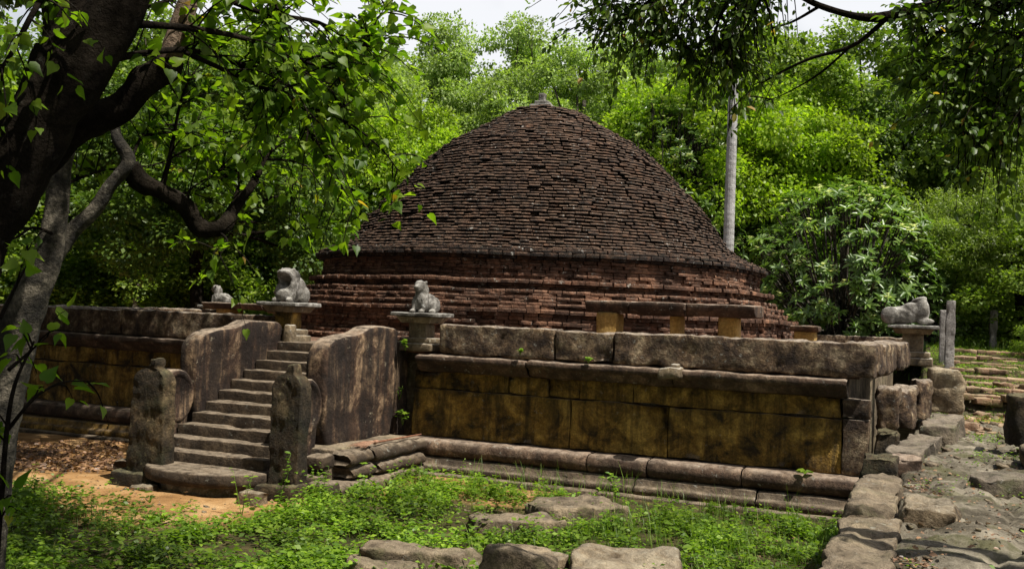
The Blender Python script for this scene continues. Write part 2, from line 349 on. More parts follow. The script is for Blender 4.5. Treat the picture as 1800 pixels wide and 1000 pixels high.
# ------------------------------------------------------------------ platform
WX0, WX1, WY0, WY1 = -17.0, -.8, .45, 16.6
PL = thing('stone_platform', 'large square raised stone platform of ochre slabs with mouldings and coping, carrying the brick stupa', 'platform', (-8.9, 8.5, 0))
B = MB(); v, f = block((-8.9, 8.5, .93), (15.6, 15.6, 1.9), r=.02, rough=.0, div=2.); B.add(v, f); B.build('core', MAT['rock'], PL)
B = MB(); v, f = block((-8.9, 8.5, 1.86), (15.9, 15.9, .08), r=.02, rough=.01, div=.8); B.add(v, f); B.build('floor', MAT['drum'], PL)
foot = [(.16, -.2), (.16, .03), (.10, .05), (-.3, .05), (-.3, -.2)]
base = [(.02, .052), (.02, .12), (-.02, .155), (-.08, .17), (-.09, .235), (-.14, .262), (-.5, .262), (-.5, .052)]
torus = [(-.22+.13*math.cos(a), .40+.13*math.sin(a)) for a in [math.radians(t) for t in range(-80, 81, 16)]]+[(-.5, .53), (-.5, .27)]
corn = [(-.44, 1.565), (-.35, 1.575), (-.285, 1.61), (-.25, 1.67), (-.22, 1.70), (-.165, 1.72), (-.155, 1.80), (-.19, 1.825), (-.36, 1.835), (-.7, 1.83), (-.7, 1.565)]
def front(a, o, z): return (a, -o, z)
def side_r(a, o, z): return (-1.25+o, a, z)
def side_l(a, o, z): return (-16.55-o, a, z)
def back(a, o, z): return (a, 17.05+o, z)
def course(name, prof, cuts, fn, mat, rough=.01, gap=.008, div=.12, sub=.06, jit=.012, drop=None):
    for i in range(len(cuts)-1):
        jo = random.uniform(-jit, jit); jz = random.uniform(-jit, jit)*.5
        pr_ = [(o_+jo, z_+jz) for o_, z_ in prof]
        B = MB(); B.add(*mould(pr_, cuts[i]+gap, cuts[i+1]-gap, fn, div=div, rough=rough, sub=sub, seed=i*3.1)); B.build(name, mat, PL)
def slabs(name, cuts, z0, z1, yf, th, mat, fn, rough=.02, jit=.012, gap=.006, div=.13):
    for i in range(len(cuts)-1):
        a0, a1 = cuts[i]+gap, cuts[i+1]-gap; jo = random.uniform(-jit, jit)
        c = fn((a0+a1)/2, -(yf+th/2)+jo, (z0+z1)/2)
        al = abs(fn(1, 0, 0)[0]-fn(0, 0, 0)[0]) > .5
        s = (a1-a0, th, z1-z0-gap*1.6) if al else (th, a1-a0, z1-z0-gap*1.6)
        B = MB(); B.add(*block(c, s, r=.014, rough=rough, freq=2.2, div=div, seed=i*1.7+z0, chip=.03)); B.build(name, mat, PL)
xj = lambda px, py, y: Yp(px, py, y).x
# right half of the front, as photographed
RC = [-7.62, xj(1035, 800, .2), xj(1140, 810, .2), xj(1305, 830, .2), -.86]
course('torus_stone', torus, RC, front, MAT['torus'], rough=.014)
course('base_stone', base, [-7.3, -5.6, -3.9, -2.2, -.9], front, MAT['step'], rough=.014)
course('footing_stone', foot, [-7.2, -4.4, -2.6, -1.0], front, MAT['step'], rough=.012)
slabs('wall_slab', [-7.7, xj(1002, 740, .45), xj(1174, 750, .45), xj(1480, 770, .45)], .535, 1.275, .45, .4, MAT['wall'], front, rough=.03)
slabs('corner_pilaster', [xj(1480, 770, .45), -.8], .535, 1.29, .42, .4, MAT['coping'], front, rough=.03)
slabs('upper_slab', [-7.7, xj(892, 690, .45), xj(962, 690, .45), xj(1018, 690, .45), xj(1112, 700, .45), xj(1480, 710, .45)], 1.285, 1.57, .47, .4, MAT['wall'], front, rough=.03, jit=.02)
slabs('corner_capital', [xj(1480, 710, .45), -.79], 1.30, 1.555, .43, .4, MAT['coping'], front, rough=.03)
course('cornice_stone', corn, [-7.55, xj(925, 640, .2), xj(1180, 650, .2), -1.08], front, MAT['torus'], rough=.02, jit=.02)
def cop(cuts, fn, z0=1.85, z1=2.3, yf=.28, th=.42, rough=.032, jit=.015, ch=.04):
    for i in range(len(cuts)-1):
        a0, a1 = cuts[i]+.006, cuts[i+1]-.006; jo = random.uniform(-jit, jit); zz = z1+random.uniform(-.02, .02)
        c = fn((a0+a1)/2, -(yf+th/2)+jo, (z0+zz)/2); al = abs(fn(1, 0, 0)[0]-fn(0, 0, 0)[0]) > .5
        s = (a1-a0, th, zz-z0) if al else (th, a1-a0, zz-z0)
        B = MB(); B.add(*block(c, s, r=.028, rough=rough, freq=3.5, div=.07, seed=i*4.1+a0, chip=ch)); B.build('coping_stone', MAT['coping'], PL)
cop([-7.2, xj(974, 600, .28), xj(1079, 600, .28), -.74], front)
# left half of the front (deep shade)
course('torus_stone', torus, [-17.1, -14.6, -12.4, -10.75], front, MAT['torus'], div=.2)
course('base_stone', base, [-17.1, -13.6, -10.9], front, MAT['wall'], div=.2)
course('footing_stone', foot, [-17.1, -14.2, -10.9], front, MAT['step'], div=.2)
slabs('wall_slab', [-17, -15, -12.9, -10.7], .535, 1.275, .45, .4, MAT['wall'], front, rough=.03)
slabs('upper_slab', [-17, -15.6, -14.1, -12.6, -10.7], 1.285, 1.57, .47, .4, MAT['wall'], front, rough=.03)
course('cornice_stone', corn, [-17.1, -14.0, -10.6], front, MAT['torus'], rough=.02, div=.2)
cop([-17.2, -13.6, -10.42], front, ch=.02)
# inner steps of wall beside the stairs
# sides and back
for fn, lo, hi, tagn in ((side_l, .9, 16.2, 'l'), (back, -16.6, -1.2, 'b')):
    course('torus_stone', torus, lin(lo, hi, 3.), fn, MAT['torus'], div=.5, sub=.1)
    slabs('wall_slab', lin(lo, hi, 2.4), .1, 1.275, .45, .4, MAT['wall'], fn, rough=.03, div=.3)
    slabs('upper_slab', lin(lo, hi, 1.6), 1.285, 1.57, .47, .4, MAT['wall'], fn, rough=.03, div=.3)
    course('cornice_stone', corn, lin(lo, hi, 3.), fn, MAT['torus'], rough=.02, div=.4, sub=.1)
cop([-16.9, -14, -11, -7.6], back); cop([-7.6+1.2, -4.2, -2.2, -.8], back)
cop([.8, 3.6, 6.5], side_l); cop([10.0, 13, 16.2], side_l)
slabs('side_wall_slab', [.86, 2.4, 4.2, 6.0], .1, 1.27, .45, .4, MAT['coping'], side_r, rough=.04)
slabs('side_wall_slab', [10., 12.4, 14.6, 16.6], .1, 1.8, .45, .4, MAT['wall'], side_r, rough=.04)
slabs('side_upper_slab', [.86, 1.7, 2.9, 4.4, 6.0], 1.28, 1.8, .45, .4, MAT['coping'], side_r, rough=.04)
for i, (y0, y1, xo, z1) in enumerate(((.32, 1.9, 0, 2.30), (1.92, 3.7, .10, 2.29), (3.72, 5.6, .24, 2.30))):
    B = MB(); B.add(*block((-.97+xo, (y0+y1)/2+.38*(i == 0), (z1+1.85)/2), (.46, y1-y0-.02-.38*(i == 0)*1.0, z1-1.85), r=.07, rough=.06, freq=2.4, div=.08, seed=i*9., chip=.09, rz=-.05)); B.build('coping_stone', MAT['coping'], PL)
# ------------------------------------------------------------------ stupa
SX, SY = -8.67, 8.4
ST = thing('brick_stupa', 'big dark weathered brick dome with stepped red brick drum in the centre of the platform', 'stupa', (SX, SY, 1.9))
def ring_bricks(B, R, z0, z1, bl, bd, jr=.012, jz=.006, miss=0., gap=.004, j0=0., chm=.012, lip=.0):
    nb = max(6, int(2*math.pi*R/bl)); da = 2*math.pi/nb; off = random.random()*da
    for i in range(nb):
        if miss and random.random() < miss: continue
        a0 = off+i*da; w_ = da*random.uniform(.93, 1.0)
        wob = .05*noise.noise(Vector((math.cos(a0)*2.2, math.sin(a0)*2.2, z0*1.1)))+.035*noise.noise(Vector((math.cos(a0)*9, math.sin(a0)*9, z0*5)))*2; wz = .03*noise.noise(Vector((math.cos(a0)*4, math.sin(a0)*4, z0*1.)))
        ro = R+random.gauss(0, jr)+wob+j0; ri = ro-bd; dz = random.gauss(0, jz); g = gap/R*random.choice((0, .5, 1.6))
        pts = []
        for (a, r) in ((a0+g, ro-random.uniform(0, .02)), (a0+w_*random.uniform(.3, .7), ro+random.uniform(-.006, .016)), (a0+w_-g, ro-random.uniform(0, .02)), (a0+w_-g, ri), (a0+g, ri)):
            pts.append((SX+r*math.cos(a), SY+r*math.sin(a)))
        t = random.uniform(-.004, .004); h_ = z1-z0; ch = chm*random.uniform(.6, 1.4); zt = z1-.004+dz
        ins = [((x-SX)*(1-ch/ro)+SX, (y-SY)*(1-ch/ro)+SY) for x, y in pts]
        V = [(x, y, z0+lip) for x, y in pts]+[(x, y, zt-h_*.35+(t if k < 2 else -t)) for k, (x, y) in enumerate(pts)]+[((ins[k][0], ins[k][1], zt+random.uniform(-.007, .007)) if k < 3 else (pts[k][0], pts[k][1], zt)) for k in range(5)]
        F = [[10, 11, 12, 13, 14], [4, 3, 2, 1, 0]]+[[o5+k, o5+(k+1) % 5, o5+5+(k+1) % 5, o5+5+k] for o5 in (0, 5) for k in (0, 1, 2, 4)]
        V = np.array(V); V[:, 2] += wz
        B.v.append(V); B.f += [[q_+B.n for q_ in fc] for fc in F]; B.n += 15
DP = [(3.74, 5.14), (3.80, 4.97), (3.93, 4.66), (4.2, 4.38), (4.6, 4.12), (5.03, 3.80), (5.34, 3.50), (5.63, 3.23), (6.02, 2.84), (6.24, 2.61), (6.5, 2.26), (6.7, 1.92), (6.85, 1.62), (7.06, 1.20), (7.2, .96), (7.33, .74)]
def domeR(z): return -.09*sst(3.9, 4.4, z)*sst(7.2, 6.7, z)+float(np.interp(z, [p[0] for p in DP], [p[1] for p in DP]))
B = MB(); z = 3.74; H = .070
while z < 7.27:
    R = domeR(z+H*.5)
    slope = max(.16, domeR(z)-domeR(z+H)+.14)
    ring_bricks(B, R+random.uniform(-.014, .014), z+.0, z+H-.006, random.uniform(.16, .3), min(R-.02, slope+.12), jr=.017, jz=.007, miss=.006, chm=.026, lip=.026)
    z += H
B.build('dome', MAT['brick'], ST, smooth=False)
# solid inner cone behind the bricks
def lathe(prof, seg=72, cx=SX, cy=SY, rough=0.):
    V = []; F = []
    for (r, z_) in prof:
        for k in range(seg):
            a = 2*math.pi*k/seg; rr = r+(rough*fb((r*math.cos(a), r*math.sin(a), z_), 2.5, 3) if rough else 0); V.append((cx+rr*math.cos(a), cy+rr*math.sin(a), z_))
    for i in range(len(prof)-1):
        for k in range(seg):
            j = (k+1) % seg; F.append([i*seg+k, i*seg+j, (i+1)*seg+j, (i+1)*seg+k])
    F.append([(len(prof)-1)*seg+k for k in range(seg)])
    return V, F
B = MB(); B.add(*lathe([(5.0, 1.9)]+[(max(.02, domeR(z_)-.17), z_-.02) for z_ in lin(3.76, 7.30, .1)]+[(.60, 7.30), (.05, 7.345)])); B.build('dome_fill', MAT['brick'], ST)
B = MB()
def band(z0, z1, R, taper=0., h=.068, jr=.010, miss=0., bl=.26):
    k = max(1, round((z1-z0)/h)); hh = (z1-z0)/k
    for i in range(k): ring_bricks(B, R-taper*i/k+(0, .03)[i % 2]*random.random(), z0+i*hh-.002, z0+(i+1)*hh-.004, bl, .35, jr=jr, jz=.003, miss=miss)
def part_band(name, bands, mat='drum'):
    global B
    B = MB()
    for a in bands: band(*a[:3], **(a[3] if len(a) > 3 else {}))
    B.build(name, MAT[mat], ST, smooth=False)
part_band('drum_cornice', [(3.56, 3.62, 5.10), (3.62, 3.70, 5.20), (3.70, 3.76, 5.16)], 'brick')
part_band('drum', [(3.18, 3.56, 5.03, dict(jr=.014))])
part_band('upper_terrace', [(3.10, 3.18, 5.32, dict(jr=.018)), (2.98, 3.10, 5.16, dict(jr=.02)), (2.86, 2.98, 5.38, dict(jr=.022))])
part_band('middle_terrace', [(2.74, 2.86, 5.52, dict(jr=.02)), (2.62, 2.74, 5.62, dict(jr=.022)), (2.54, 2.62, 5.84, dict(jr=.02))])
part_band('lower_terrace', [(2.12, 2.54, 5.74, dict(jr=.016)), (2.04, 2.12, 5.86), (1.90, 2.04, 6.02, dict(jr=.02))])
B = MB(); B.add(*block((SX-.05, SY-.1, 7.40), (.56, .44, .10), r=.03, rough=.02, div=.08)); B.add(*block((SX-.05, SY-.12, 7.49), (.34, .30, .10), r=.03, rough=.02, div=.08)); TS = B.build('top_stone', MAT['grey'], ST)
B = MB(); B.add(*block((SX-.06, SY-.16, 7.60), (.15, .14, .24), r=.015, rough=.01, div=.05)); fin = B.build('finial', MAT['grey'], TS)
# ------------------------------------------------------------------ staircase
SC = thing('stone_staircase', 'worn stone staircase of low steps climbing to the platform between two balustrades', 'staircase', (-9.1, -1.6, 0))
NR = 11; rise = (1.9-.3)/NR
for i in range(NR):
    z1 = .3+rise*(i+1); y0 = -2.82+.29*i; y1 = y0+.29+.14
    if i == NR-1: y1 = 1.2
    B = MB(); B.add(*block((-9.1+random.uniform(-.01, .01), (y0+y1)/2, z1-(rise+.10)/2), (1.94, y1-y0, rise+.10), r=.022, rough=.014, freq=3.5, div=.09, seed=i*2.3, chip=.035, rz=random.uniform(-.006, .006))); B.build('step', MAT['step'], SC)
def half_round(cx, cy, rx, ry, z0, z1, rough=.015, back_=.25):
    prof = []; V = []; F = []; seg = 34
    out = [(cx-rx, cy+back_)]+[(cx+rx*math.cos(math.pi+math.pi*k/seg), cy+ry*math.sin(math.pi+math.pi*k/seg)) for k in range(seg+1)]+[(cx+rx, cy+back_)]
    m_ = len(out); lay = [(z0, -.03), (z0+.02, 0), ((z0+z1)/2, .015), (z1-.03, .0), (z1-.008, -.012), (z1, -.035)]
    for (z_, o_) in lay:
        for (x, y) in out:
            d = Vector((x-cx, y-cy)).normalized(); dd = o_+rough*fb((x, y, z_), 3.5, 4); V.append((x+d.x*dd, y+d.y*dd, z_+.004*fb((x, y, 2), 4, 2)))
    for i in range(len(lay)-1):
        for k in range(m_): j = (k+1) % m_; F.append([i*m_+k, i*m_+j, (i+1)*m_+j, (i+1)*m_+k])
    c = len(V); V.append((cx, cy, z1+.003)); F += [[(len(lay)-1)*m_+k, (len(lay)-1)*m_+(k+1) % m_, c] for k in range(m_)]
    return V, F
B = MB(); B.add(*half_round(-8.95, -2.75, 1.0, .78, .13, .305)); B.build('half_round_slab', MAT['step'], SC)
B = MB(); B.add(*half_round(-8.95, -2.75, .84, .62, -.08, .135, rough=.05)); B.build('footing', MAT['rock'], SC)
def bal(x0, name, label, seed):
    T = thing(name, label, 'balustrade', (x0, -.9, .3), 'stair balustrades')
    yt = [-1.92, -1.80, -1.62, -1.4, -1.05, -.88, -.70, -.5, .1, .25]; zt = [1.80, 1.98, 2.06, 2.10, 2.12, 2.155, 2.22, 2.24, 2.215, 2.15]
    def df(p):
        y = p.y-.85; t = (p.z+.8)/1.6; top = float(np.interp(y, yt, zt)); bot = .50
        z = bot+(top-bot)*t
        fy = (1-max(0, min(1, (y+1.85)/.9))); y += fy*(.16*(1-t)**2-.02*math.sin(t*3.1))
        by = max(0, min(1, (y+.5)/.7)); y -= by*(.20*(1-t)**3)
        x = p.x; 
        if x > 0 and -1.45 < y < -.75 and .75 < z < 1.85: x -= .018
        if x > 0 and -1.5 < y < -.7 and 1.84 < z < 1.90: x += .014
        return (x, y+.9, z-1.3)
    B = MB(); B.add(*block((x0+.15, -.9, 1.3), (.32, 2.12, 1.6), r=.06, rough=.018, freq=2.5, div=.07, deform=df, seed=seed, chip=.02)); B.build('rail_slab', MAT['bal'], T)
    # scroll disc with foot at the lower end
    V = []; F = []; seg = 28; cy_, cz_ = -2.22, 1.12; lay = [(-.13, .0), (-.13, .32), (-.11, .36), (.11, .36), (.135, .33), (.135, .29), (.115, .275), (.118, .0)]
    for (xo, r) in lay:
        for k in range(seg):
            a = 2*math.pi*k/seg; rr = r*(1+.03*fb((k, xo, seed), .7, 2)); V.append((x0+.15+xo, cy_+rr*math.cos(a)*.95, cz_+rr*math.sin(a)*1.08))
    for i in range(len(lay)-1):
        for k in range(seg): j = (k+1) % seg; F.append([i*seg+k, i*seg+j, (i+1)*seg+j, (i+1)*seg+k])
    B = MB(); B.add(V, F); B.build('scroll_disc', MAT['bal'], T)
    B = MB(); B.add(*block((x0+.15, -2.16, .66), (.26, .34, .5), r=.05, rough=.025, div=.07, seed=seed, deform=lambda p: (p.x, p.y*(1+.5*p.z)+.0, p.z))); B.build('scroll_foot', MAT['bal'], T)
bal(-10.37, 'stair_balustrade', 'left stone balustrade of the staircase, its inner face and round scroll disc in view', 3.)
bal(-8.15, 'stair_balustrade', 'right stone balustrade of the staircase, broad dark face with pale runs down its rounded front', 8.)
for x0 in (-8.15, -10.37):   # return blocks where the rail meets the wall
    B = MB(); B.add(*block((x0+.15, .42, 1.25), (.26, .36, 1.5), r=.05, rough=.02, div=.12, seed=x0)); B.build('wall_return', MAT['bal'], PL)
# small broken pier inside the left rail
B = MB(); B.add(*block((-9.93, .22, 1.98), (.16, .2, .42), r=.05, rough=.04, div=.05, seed=4)); B.build('broken_pier', MAT['ped'], SC)
def slabgeo(outline, y0, th, rough=.012, seed=0., tilt=0.):
    """outline of (x, z), given its own thickness; subdivided skin with noise"""
    P = []
    n_ = len(outline)
    for i in range(n_):
        p, q_ = outline[i], outline[(i+1) % n_]; k = max(1, int(math.dist(p, q_)/.06))
        for t in range(k): P.append((p[0]+(q_[0]-p[0])*t/k, p[1]+(q_[1]-p[1])*t/k))
    cx = sum(p[0] for p in P)/len(P); zc = (max(p[1] for p in P)+min(p[1] for p in P))/2
    V = []; F = []; m_ = len(P)
    # inset rings toward the vertical midline keep the faces dense enough for relief
    lay = [(1., 0.0)]; rings = []
    def ringpts(ins, y):
        r_ = []
        for (x, z_) in P:
            xx = cx+(x-cx)*(1-ins); zz = zc+(z_-zc)*(1-ins*.35)
            r_.append((xx, y, zz))
        return r_
    seq = [(.99, y0+.004), (.75, y0), (.5, y0-.006), (.25, y0-.004), (.08, y0+.004), (0., y0+.035), (0., y0+th-.035), (.08, y0+th-.004), (.99, y0+th)]
    for ins, y in seq:
        for p in ringpts(ins, y):
            d = rough*fb((p[0]+seed, p[1]*2, p[2]), 5., 4); V.append((p[0]+d*.5, p[1]+d+tilt*(p[2]), p[2]))
    for i in range(len(seq)-1):
        for k in range(m_): j = (k+1) % m_; F.append([i*m_+k, i*m_+j, (i+1)*m_+j, (i+1)*m_+k])
    F.append(list(range(m_))); F.append([(len(seq)-1)*m_+k for k in reversed(range(m_))])
    return V, F
def guard(xl, xr, xbl, xbr, y0, seed, label, zsh, ztop, mat):
    T = thing('guard_stone', label, 'guard stone', ((xl+xr)/2, y0+.13, 0), 'guard stones at the foot of the stairs')
    w_ = xr-xl; c = (xl+xr)/2
    zz_ = [-.1, .5, zsh-.35, zsh-.14, zsh-.06, zsh-.02, zsh+.01, zsh+.03, zsh+.06, ztop-.02, ztop+.04]
    hw = [(xbr-xbl)/2]*2+[w_/2, w_/2, w_/2-.03, w_/2-.07, .16, .085, .055, .05, .025]
    def df(p):
        t = (p.z+.5); z_ = -.1+t*(ztop+.11); h_ = float(np.interp(z_, zz_, hw)); thk = 1. if z_ < zsh else .8
        return (p.x*2*h_+.03*(z_ > zsh+.06), p.y*thk, z_-.5)
    def df2(p): q_ = df(p); return (q_[0], q_[1], q_[2])
    v_, f_ = block((c, y0+.125, .5), (1., .25, 1.), r=.03, rough=.022, freq=5., div=.02, deform=df2, seed=seed, chip=.03)
    B = MB(); B.add(v_, f_); B.build('carved_slab', mat, T)
    B = MB(); B.add(*block((c-.1, y0+.08, .06), (w_+.22, .42, .26), r=.07, rough=.04, div=.06, seed=seed)); B.build('base', MAT['guard'], T)
guard(-10.06, -9.52, -10.12, -9.5, -3.2, 1., 'upright guard stone at the left foot of the stairs, mottled yellow face', 1.54, 1.70, MAT['guard'])
guard(-7.96, -7.50, -7.97, -7.53, -2.97, 6., 'upright guard stone at the right foot of the stairs, almost black face, pale edge', 1.58, 1.73, MAT['guard'])
# plinth of stacked mouldings under the right rail
def pside(x0, s): return lambda a, o, z: (x0+s*o, a, z)
for s, x0, lab in ((1, -7.35, 'stepped plinth of stacked broken mouldings right of the stairs'), (-1, -10.82, 'dark stepped plinth of mouldings left of the stairs')):
    T = thing('moulded_plinth', lab, 'plinth', (x0, -1.1, 0), 'plinths beside the stairs')
    rows = [([(.22, -.1), (.24, .06), (.20, .13), (.10, .16), (-.5, .16), (-.5, -.1)], [-2.45, -1.6, -.45, .0]),
            ([(.06, .165), (.14, .20), (.16, .26), (.10, .32), (.04, .345), (-.5, .345), (-.5, .165)], [-2.05, -1.35, .05]),
            ([(.05, .35), (.13, .39), (.15, .45), (.10, .52), (.02, .55), (-.5, .55), (-.5, .35)], [-2.1, -1.45, .12])]
    for ri, (pr_, cuts) in enumerate(rows):
        for i in range(len(cuts)-1):
            jo = random.uniform(-.03, .03)
            B = MB(); B.add(*mould([(o_+jo, z_) for o_, z_ in pr_], cuts[i]+.015, cuts[i+1]-.015, pside(x0, s), rough=.03, freq=4, seed=ri*5+i, endr=.03)); B.build('moulding_stone', MAT['step'], T)
    B = MB(); B.add(*block((x0-s*.45, -1.0, .28), (.5, 2.2, .56), r=.03, rough=.02, div=.2)); B.build('core_stone', MAT['rock'], T)
    if s > 0:
        for i, c in enumerate([(-7.62, -2.3, .42), (-7.55, -2.5, .2), (-7.35, -2.62, .12), (-7.78, -2.2, .25)]):
            B = MB(); B.add(*block(c, (.3, .32, .16+.03*(i % 2)), r=.05, rough=.06, div=.05, seed=i*3, rz=i*.7)); B.build('broken_piece', MAT['step'], T)
# ------------------------------------------------------------------ lions, pedestals
def voxel(parts, vox=.013, cav=None, rough=.006):
    me = bpy.data.meshes.new('tmp'); V = []; F = []
    for (c, r, *rot) in parts:
        nseg, nr = 20, 12; b0 = len(V); Rm = Matrix.Rotation(rot[0], 3, 'X') if rot else Matrix.Identity(3)
        for i in range(nr+1):
            t = math.pi*i/nr
            for k in range(nseg):
                a = 2*math.pi*k/nseg; p = Rm @ Vector((r[0]*math.sin(t)*math.cos(a), r[1]*math.sin(t)*math.sin(a), r[2]*math.cos(t))); V.append(tuple(Vector(c)+p))
        for i in range(nr):
            for k in range(nseg): j = (k+1) % nseg; F.append([b0+i*nseg+k, b0+(i+1)*nseg+k, b0+(i+1)*nseg+j, b0+i*nseg+j])
    me.from_pydata(V, [], F); ob = bpy.data.objects.new('tmp', me); COL.objects.link(ob)
    rm = ob.modifiers.new('r', 'REMESH'); rm.mode = 'VOXEL'; rm.voxel_size = vox
    sm = ob.modifiers.new('s', 'SMOOTH'); sm.iterations = 3; sm.factor = .5
    dg = bpy.context.evaluated_depsgraph_get(); ev = ob.evaluated_get(dg); m2 = ev.to_mesh()
    vs = [v_.co.copy() for v_ in m2.vertices]; fs = [list(p.vertices) for p in m2.polygons]; ns = [v_.normal.copy() for v_ in m2.vertices]
    ev.to_mesh_clear(); bpy.data.objects.remove(ob); bpy.data.meshes.remove(me)
    for i, v_ in enumerate(vs):
        v_ += ns[i]*fb(v_, 14., 4)*rough
        if cav:
            for (cc, rr, dd) in cav:
                l = (v_-Vector(cc)).length
                if l < rr: v_ += Vector(dd)*(1-(l/rr)**2)
    return [tuple(v_) for v_ in vs], fs
lion_sit = [((0, .14, .17), (.125, .22, .15)), ((.10, .22, .13), (.06, .13, .13)), ((-.10, .22, .13), (.06, .13, .13)), ((0, -.05, .22), (.12, .12, .2)),
            ((0, -.12, .43), (.092, .10, .095)), ((0, -.205, .405), (.055, .06, .042)), ((0, -.19, .37), (.05, .05, .03)), ((0, -.05, .36), (.115, .10, .14)), ((.085, -.14, .13), (.036, .042, .14)), ((-.085, -.14, .13), (.036, .042, .14)),
            ((.085, -.19, .03), (.042, .07, .03)), ((-.085, -.19, .03), (.042, .07, .03)), ((.13, .07, .03), (.04, .11, .035)), ((-.13, .07, .03), (.04, .11, .035)), ((.08, -.07, .49), (.025, .02, .03)), ((-.08, -.07, .49), (.025, .02, .03)),
            ((.06, .36, .12), (.03, .04, .10)), ((.035, -.20, .45), (.018, .018, .014)), ((-.035, -.20, .45), (.018, .018, .014))]
lion_crouch = [((0, .15, .22), (.17, .26, .22)), ((.13, .24, .13), (.08, .15, .14)), ((-.13, .24, .13), (.08, .15, .14)), ((0, -.06, .30), (.17, .17, .24)), ((0, -.14, .43), (.15, .16, .13)),
               ((0, -.26, .47), (.11, .08, .06)), ((.12, -.16, .15), (.055, .07, .16)), ((-.12, -.16, .15), (.055, .07, .16)), ((0, .0, .42), (.15, .16, .13)), ((.1, .36, .08), (.05, .07, .08)), ((0, -.22, .12), (.13, .1, .1)),
               ((.12, -.25, .04), (.05, .09, .04)), ((-.12, -.25, .04), (.05, .09, .04)), ((.10, -.10, .53), (.03, .03, .03)), ((-.10, -.10, .53), (.03, .03, .03))]
lion_lie = [((0, .16, .17), (.13, .32, .15)), ((.09, .36, .16), (.07, .15, .15)), ((-.09, .36, .16), (.07, .15, .15)), ((0, -.14, .24), (.14, .13, .23)), ((.09, -.2, .08), (.05, .14, .05)), ((-.09, -.2, .08), (.05, .14, .05)),
            ((0, -.08, .44), (.06, .12, .035), -.35), ((0, -.17, .46), (.05, .05, .035)), ((.13, .2, .05), (.04, .16, .05)), ((0, .0, .25), (.12, .2, .14))]
def pedestal(x, y, zt, label, group, size=.66, rz=0., zb=1.86, sm='ped'):
    T = thing('lion_pedestal', label, 'pedestal', (x, y, zb), group)
    h = zt-zb; sb = h*.34
    B = MB(); B.add(*block((x, y, zb+sb*.30), (size*.92, size*.8, sb*.6), r=.03, rough=.015, div=.07, rz=rz)); B.build('base', MAT['ped'], T)
    B = MB(); B.add(*block((x, y, zb+sb*.8), (size*.8, size*.68, sb*.42), r=.04, rough=.015, div=.07, rz=rz)); B.build('base_moulding', MAT['ped'], T)
    B = MB(); B.add(*block((x, y, zb+sb+(h-.17-sb)/2), (size*.47, size*.47, h-.15-sb), r=.015, rough=.008, div=.07, rz=rz)); B.build('shaft', MAT[sm], T)
    B = MB(); B.add(*block((x, y, zt-.115), (size*.95, size*.95, .10), r=.012, rough=.008, div=.07, rz=rz, deform=lambda p: (p.x*(.80+2.*(p.z+.05)), p.y*(.80+2.*(p.z+.05)), p.z))); B.build('capital', MAT['ped'], T)
    B = MB(); B.add(*block((x, y, zt-.033), (size*1.16, size*1.16, .064), r=.02, rough=.012, div=.07, rz=rz, chip=.03)); B.build('top_slab', MAT['grey'], T)
def lion(x, y, z_, rz, parts, label, cav=None, sc=1., group='stone lions guarding the entrances'):
    v_, f_ = voxel(parts, cav=cav)
    B = MB(); B.add(np.array(v_)*sc, f_); o_ = B.build('stone_lion', MAT['grey']); o_.location = (x, y, z_-.006); o_.rotation_euler = (0, 0, rz)
    return tag(o_, label, 'lion statue', group)
GP = 'carved pedestals under the stone lions'
pedestal(-7.62, .52, 2.47, 'pedestal right of the stair head with thin grey top slab and mossy moulded base', GP)
lion(-7.62, .52, 2.47, -.05, lion_sit, 'pale grey seated stone lion with intact round head, right of the stair head')
pedestal(-10.18, .52, 2.55, 'taller pedestal left of the stair head, yellow shaft side under a grey slab', GP, size=.68, sm='wall')
lion(-10.18, .54, 2.55, .12, lion_crouch, 'bulky crouching stone lion with broken hollow face, left of the stair head', cav=[((0, -.30, .34), .15, (0, .15, 0))], sc=1.05)
pedestal(-16.75, 6.95, 2.42, 'low far pedestal on the left edge of the platform under the small lion', GP, zb=1.86)
lion(-16.75, 6.95, 2.42, -math.pi/2, lion_sit, 'small distant pale lion standing side-on at the left edge of the platform')
pedestal(-16.75, 9.6, 2.42, 'farthest pedestal, behind the broken-faced lion at the left entrance', GP)
lion(-16.75, 9.6, 2.42, -math.pi/2, lion_sit, 'farthest lion, only its head shows behind the broken-faced lion', sc=1.05)
pedestal(-.42, 6.75, 2.62, 'pedestal with broken chipped slab at the right side entrance beside the path', GP, size=.78)
lion(-.44, 6.75, 2.62, math.pi/2+.1, lion_lie, 'headless reclining stone lion at the right side entrance beside the path', sc=1.12)
# ------------------------------------------------------------------ altars
def altar(name, label, slabs_, stubs, loc, group=None):
    T = thing(name, label, 'altar', loc, group)
    for i, (x0, x1, y0, y1, z0, z1) in enumerate(slabs_):
        B = MB(); B.add(*block(((x0+x1)/2, (y0+y1)/2, (z0+z1)/2), (x1-x0-.01, y1-y0, z1-z0), r=.03, rough=.012, div=.08, seed=i*3, chip=.03,
            deform=lambda p, h=(z1-z0)/2, a=(x1-x0)/2, b_=(y1-y0)/2: (p.x*(1-.10*max(0, -p.z/h)*.0), p.y*(1-.25*max(0, (-p.z/h+.2))*.8), p.z))); B.build('top_slab', MAT['torus'], T)
    for i, (x0, x1, y0, y1, z0, z1) in enumerate(stubs):
        B = MB(); B.add(*block(((x0+x1)/2, (y0+y1)/2, (z0+z1)/2), (x1-x0, y1-y0, z1-z0), r=.025, rough=.012, div=.1, seed=i*5)); B.build('support_stone', MAT['stub'], T)
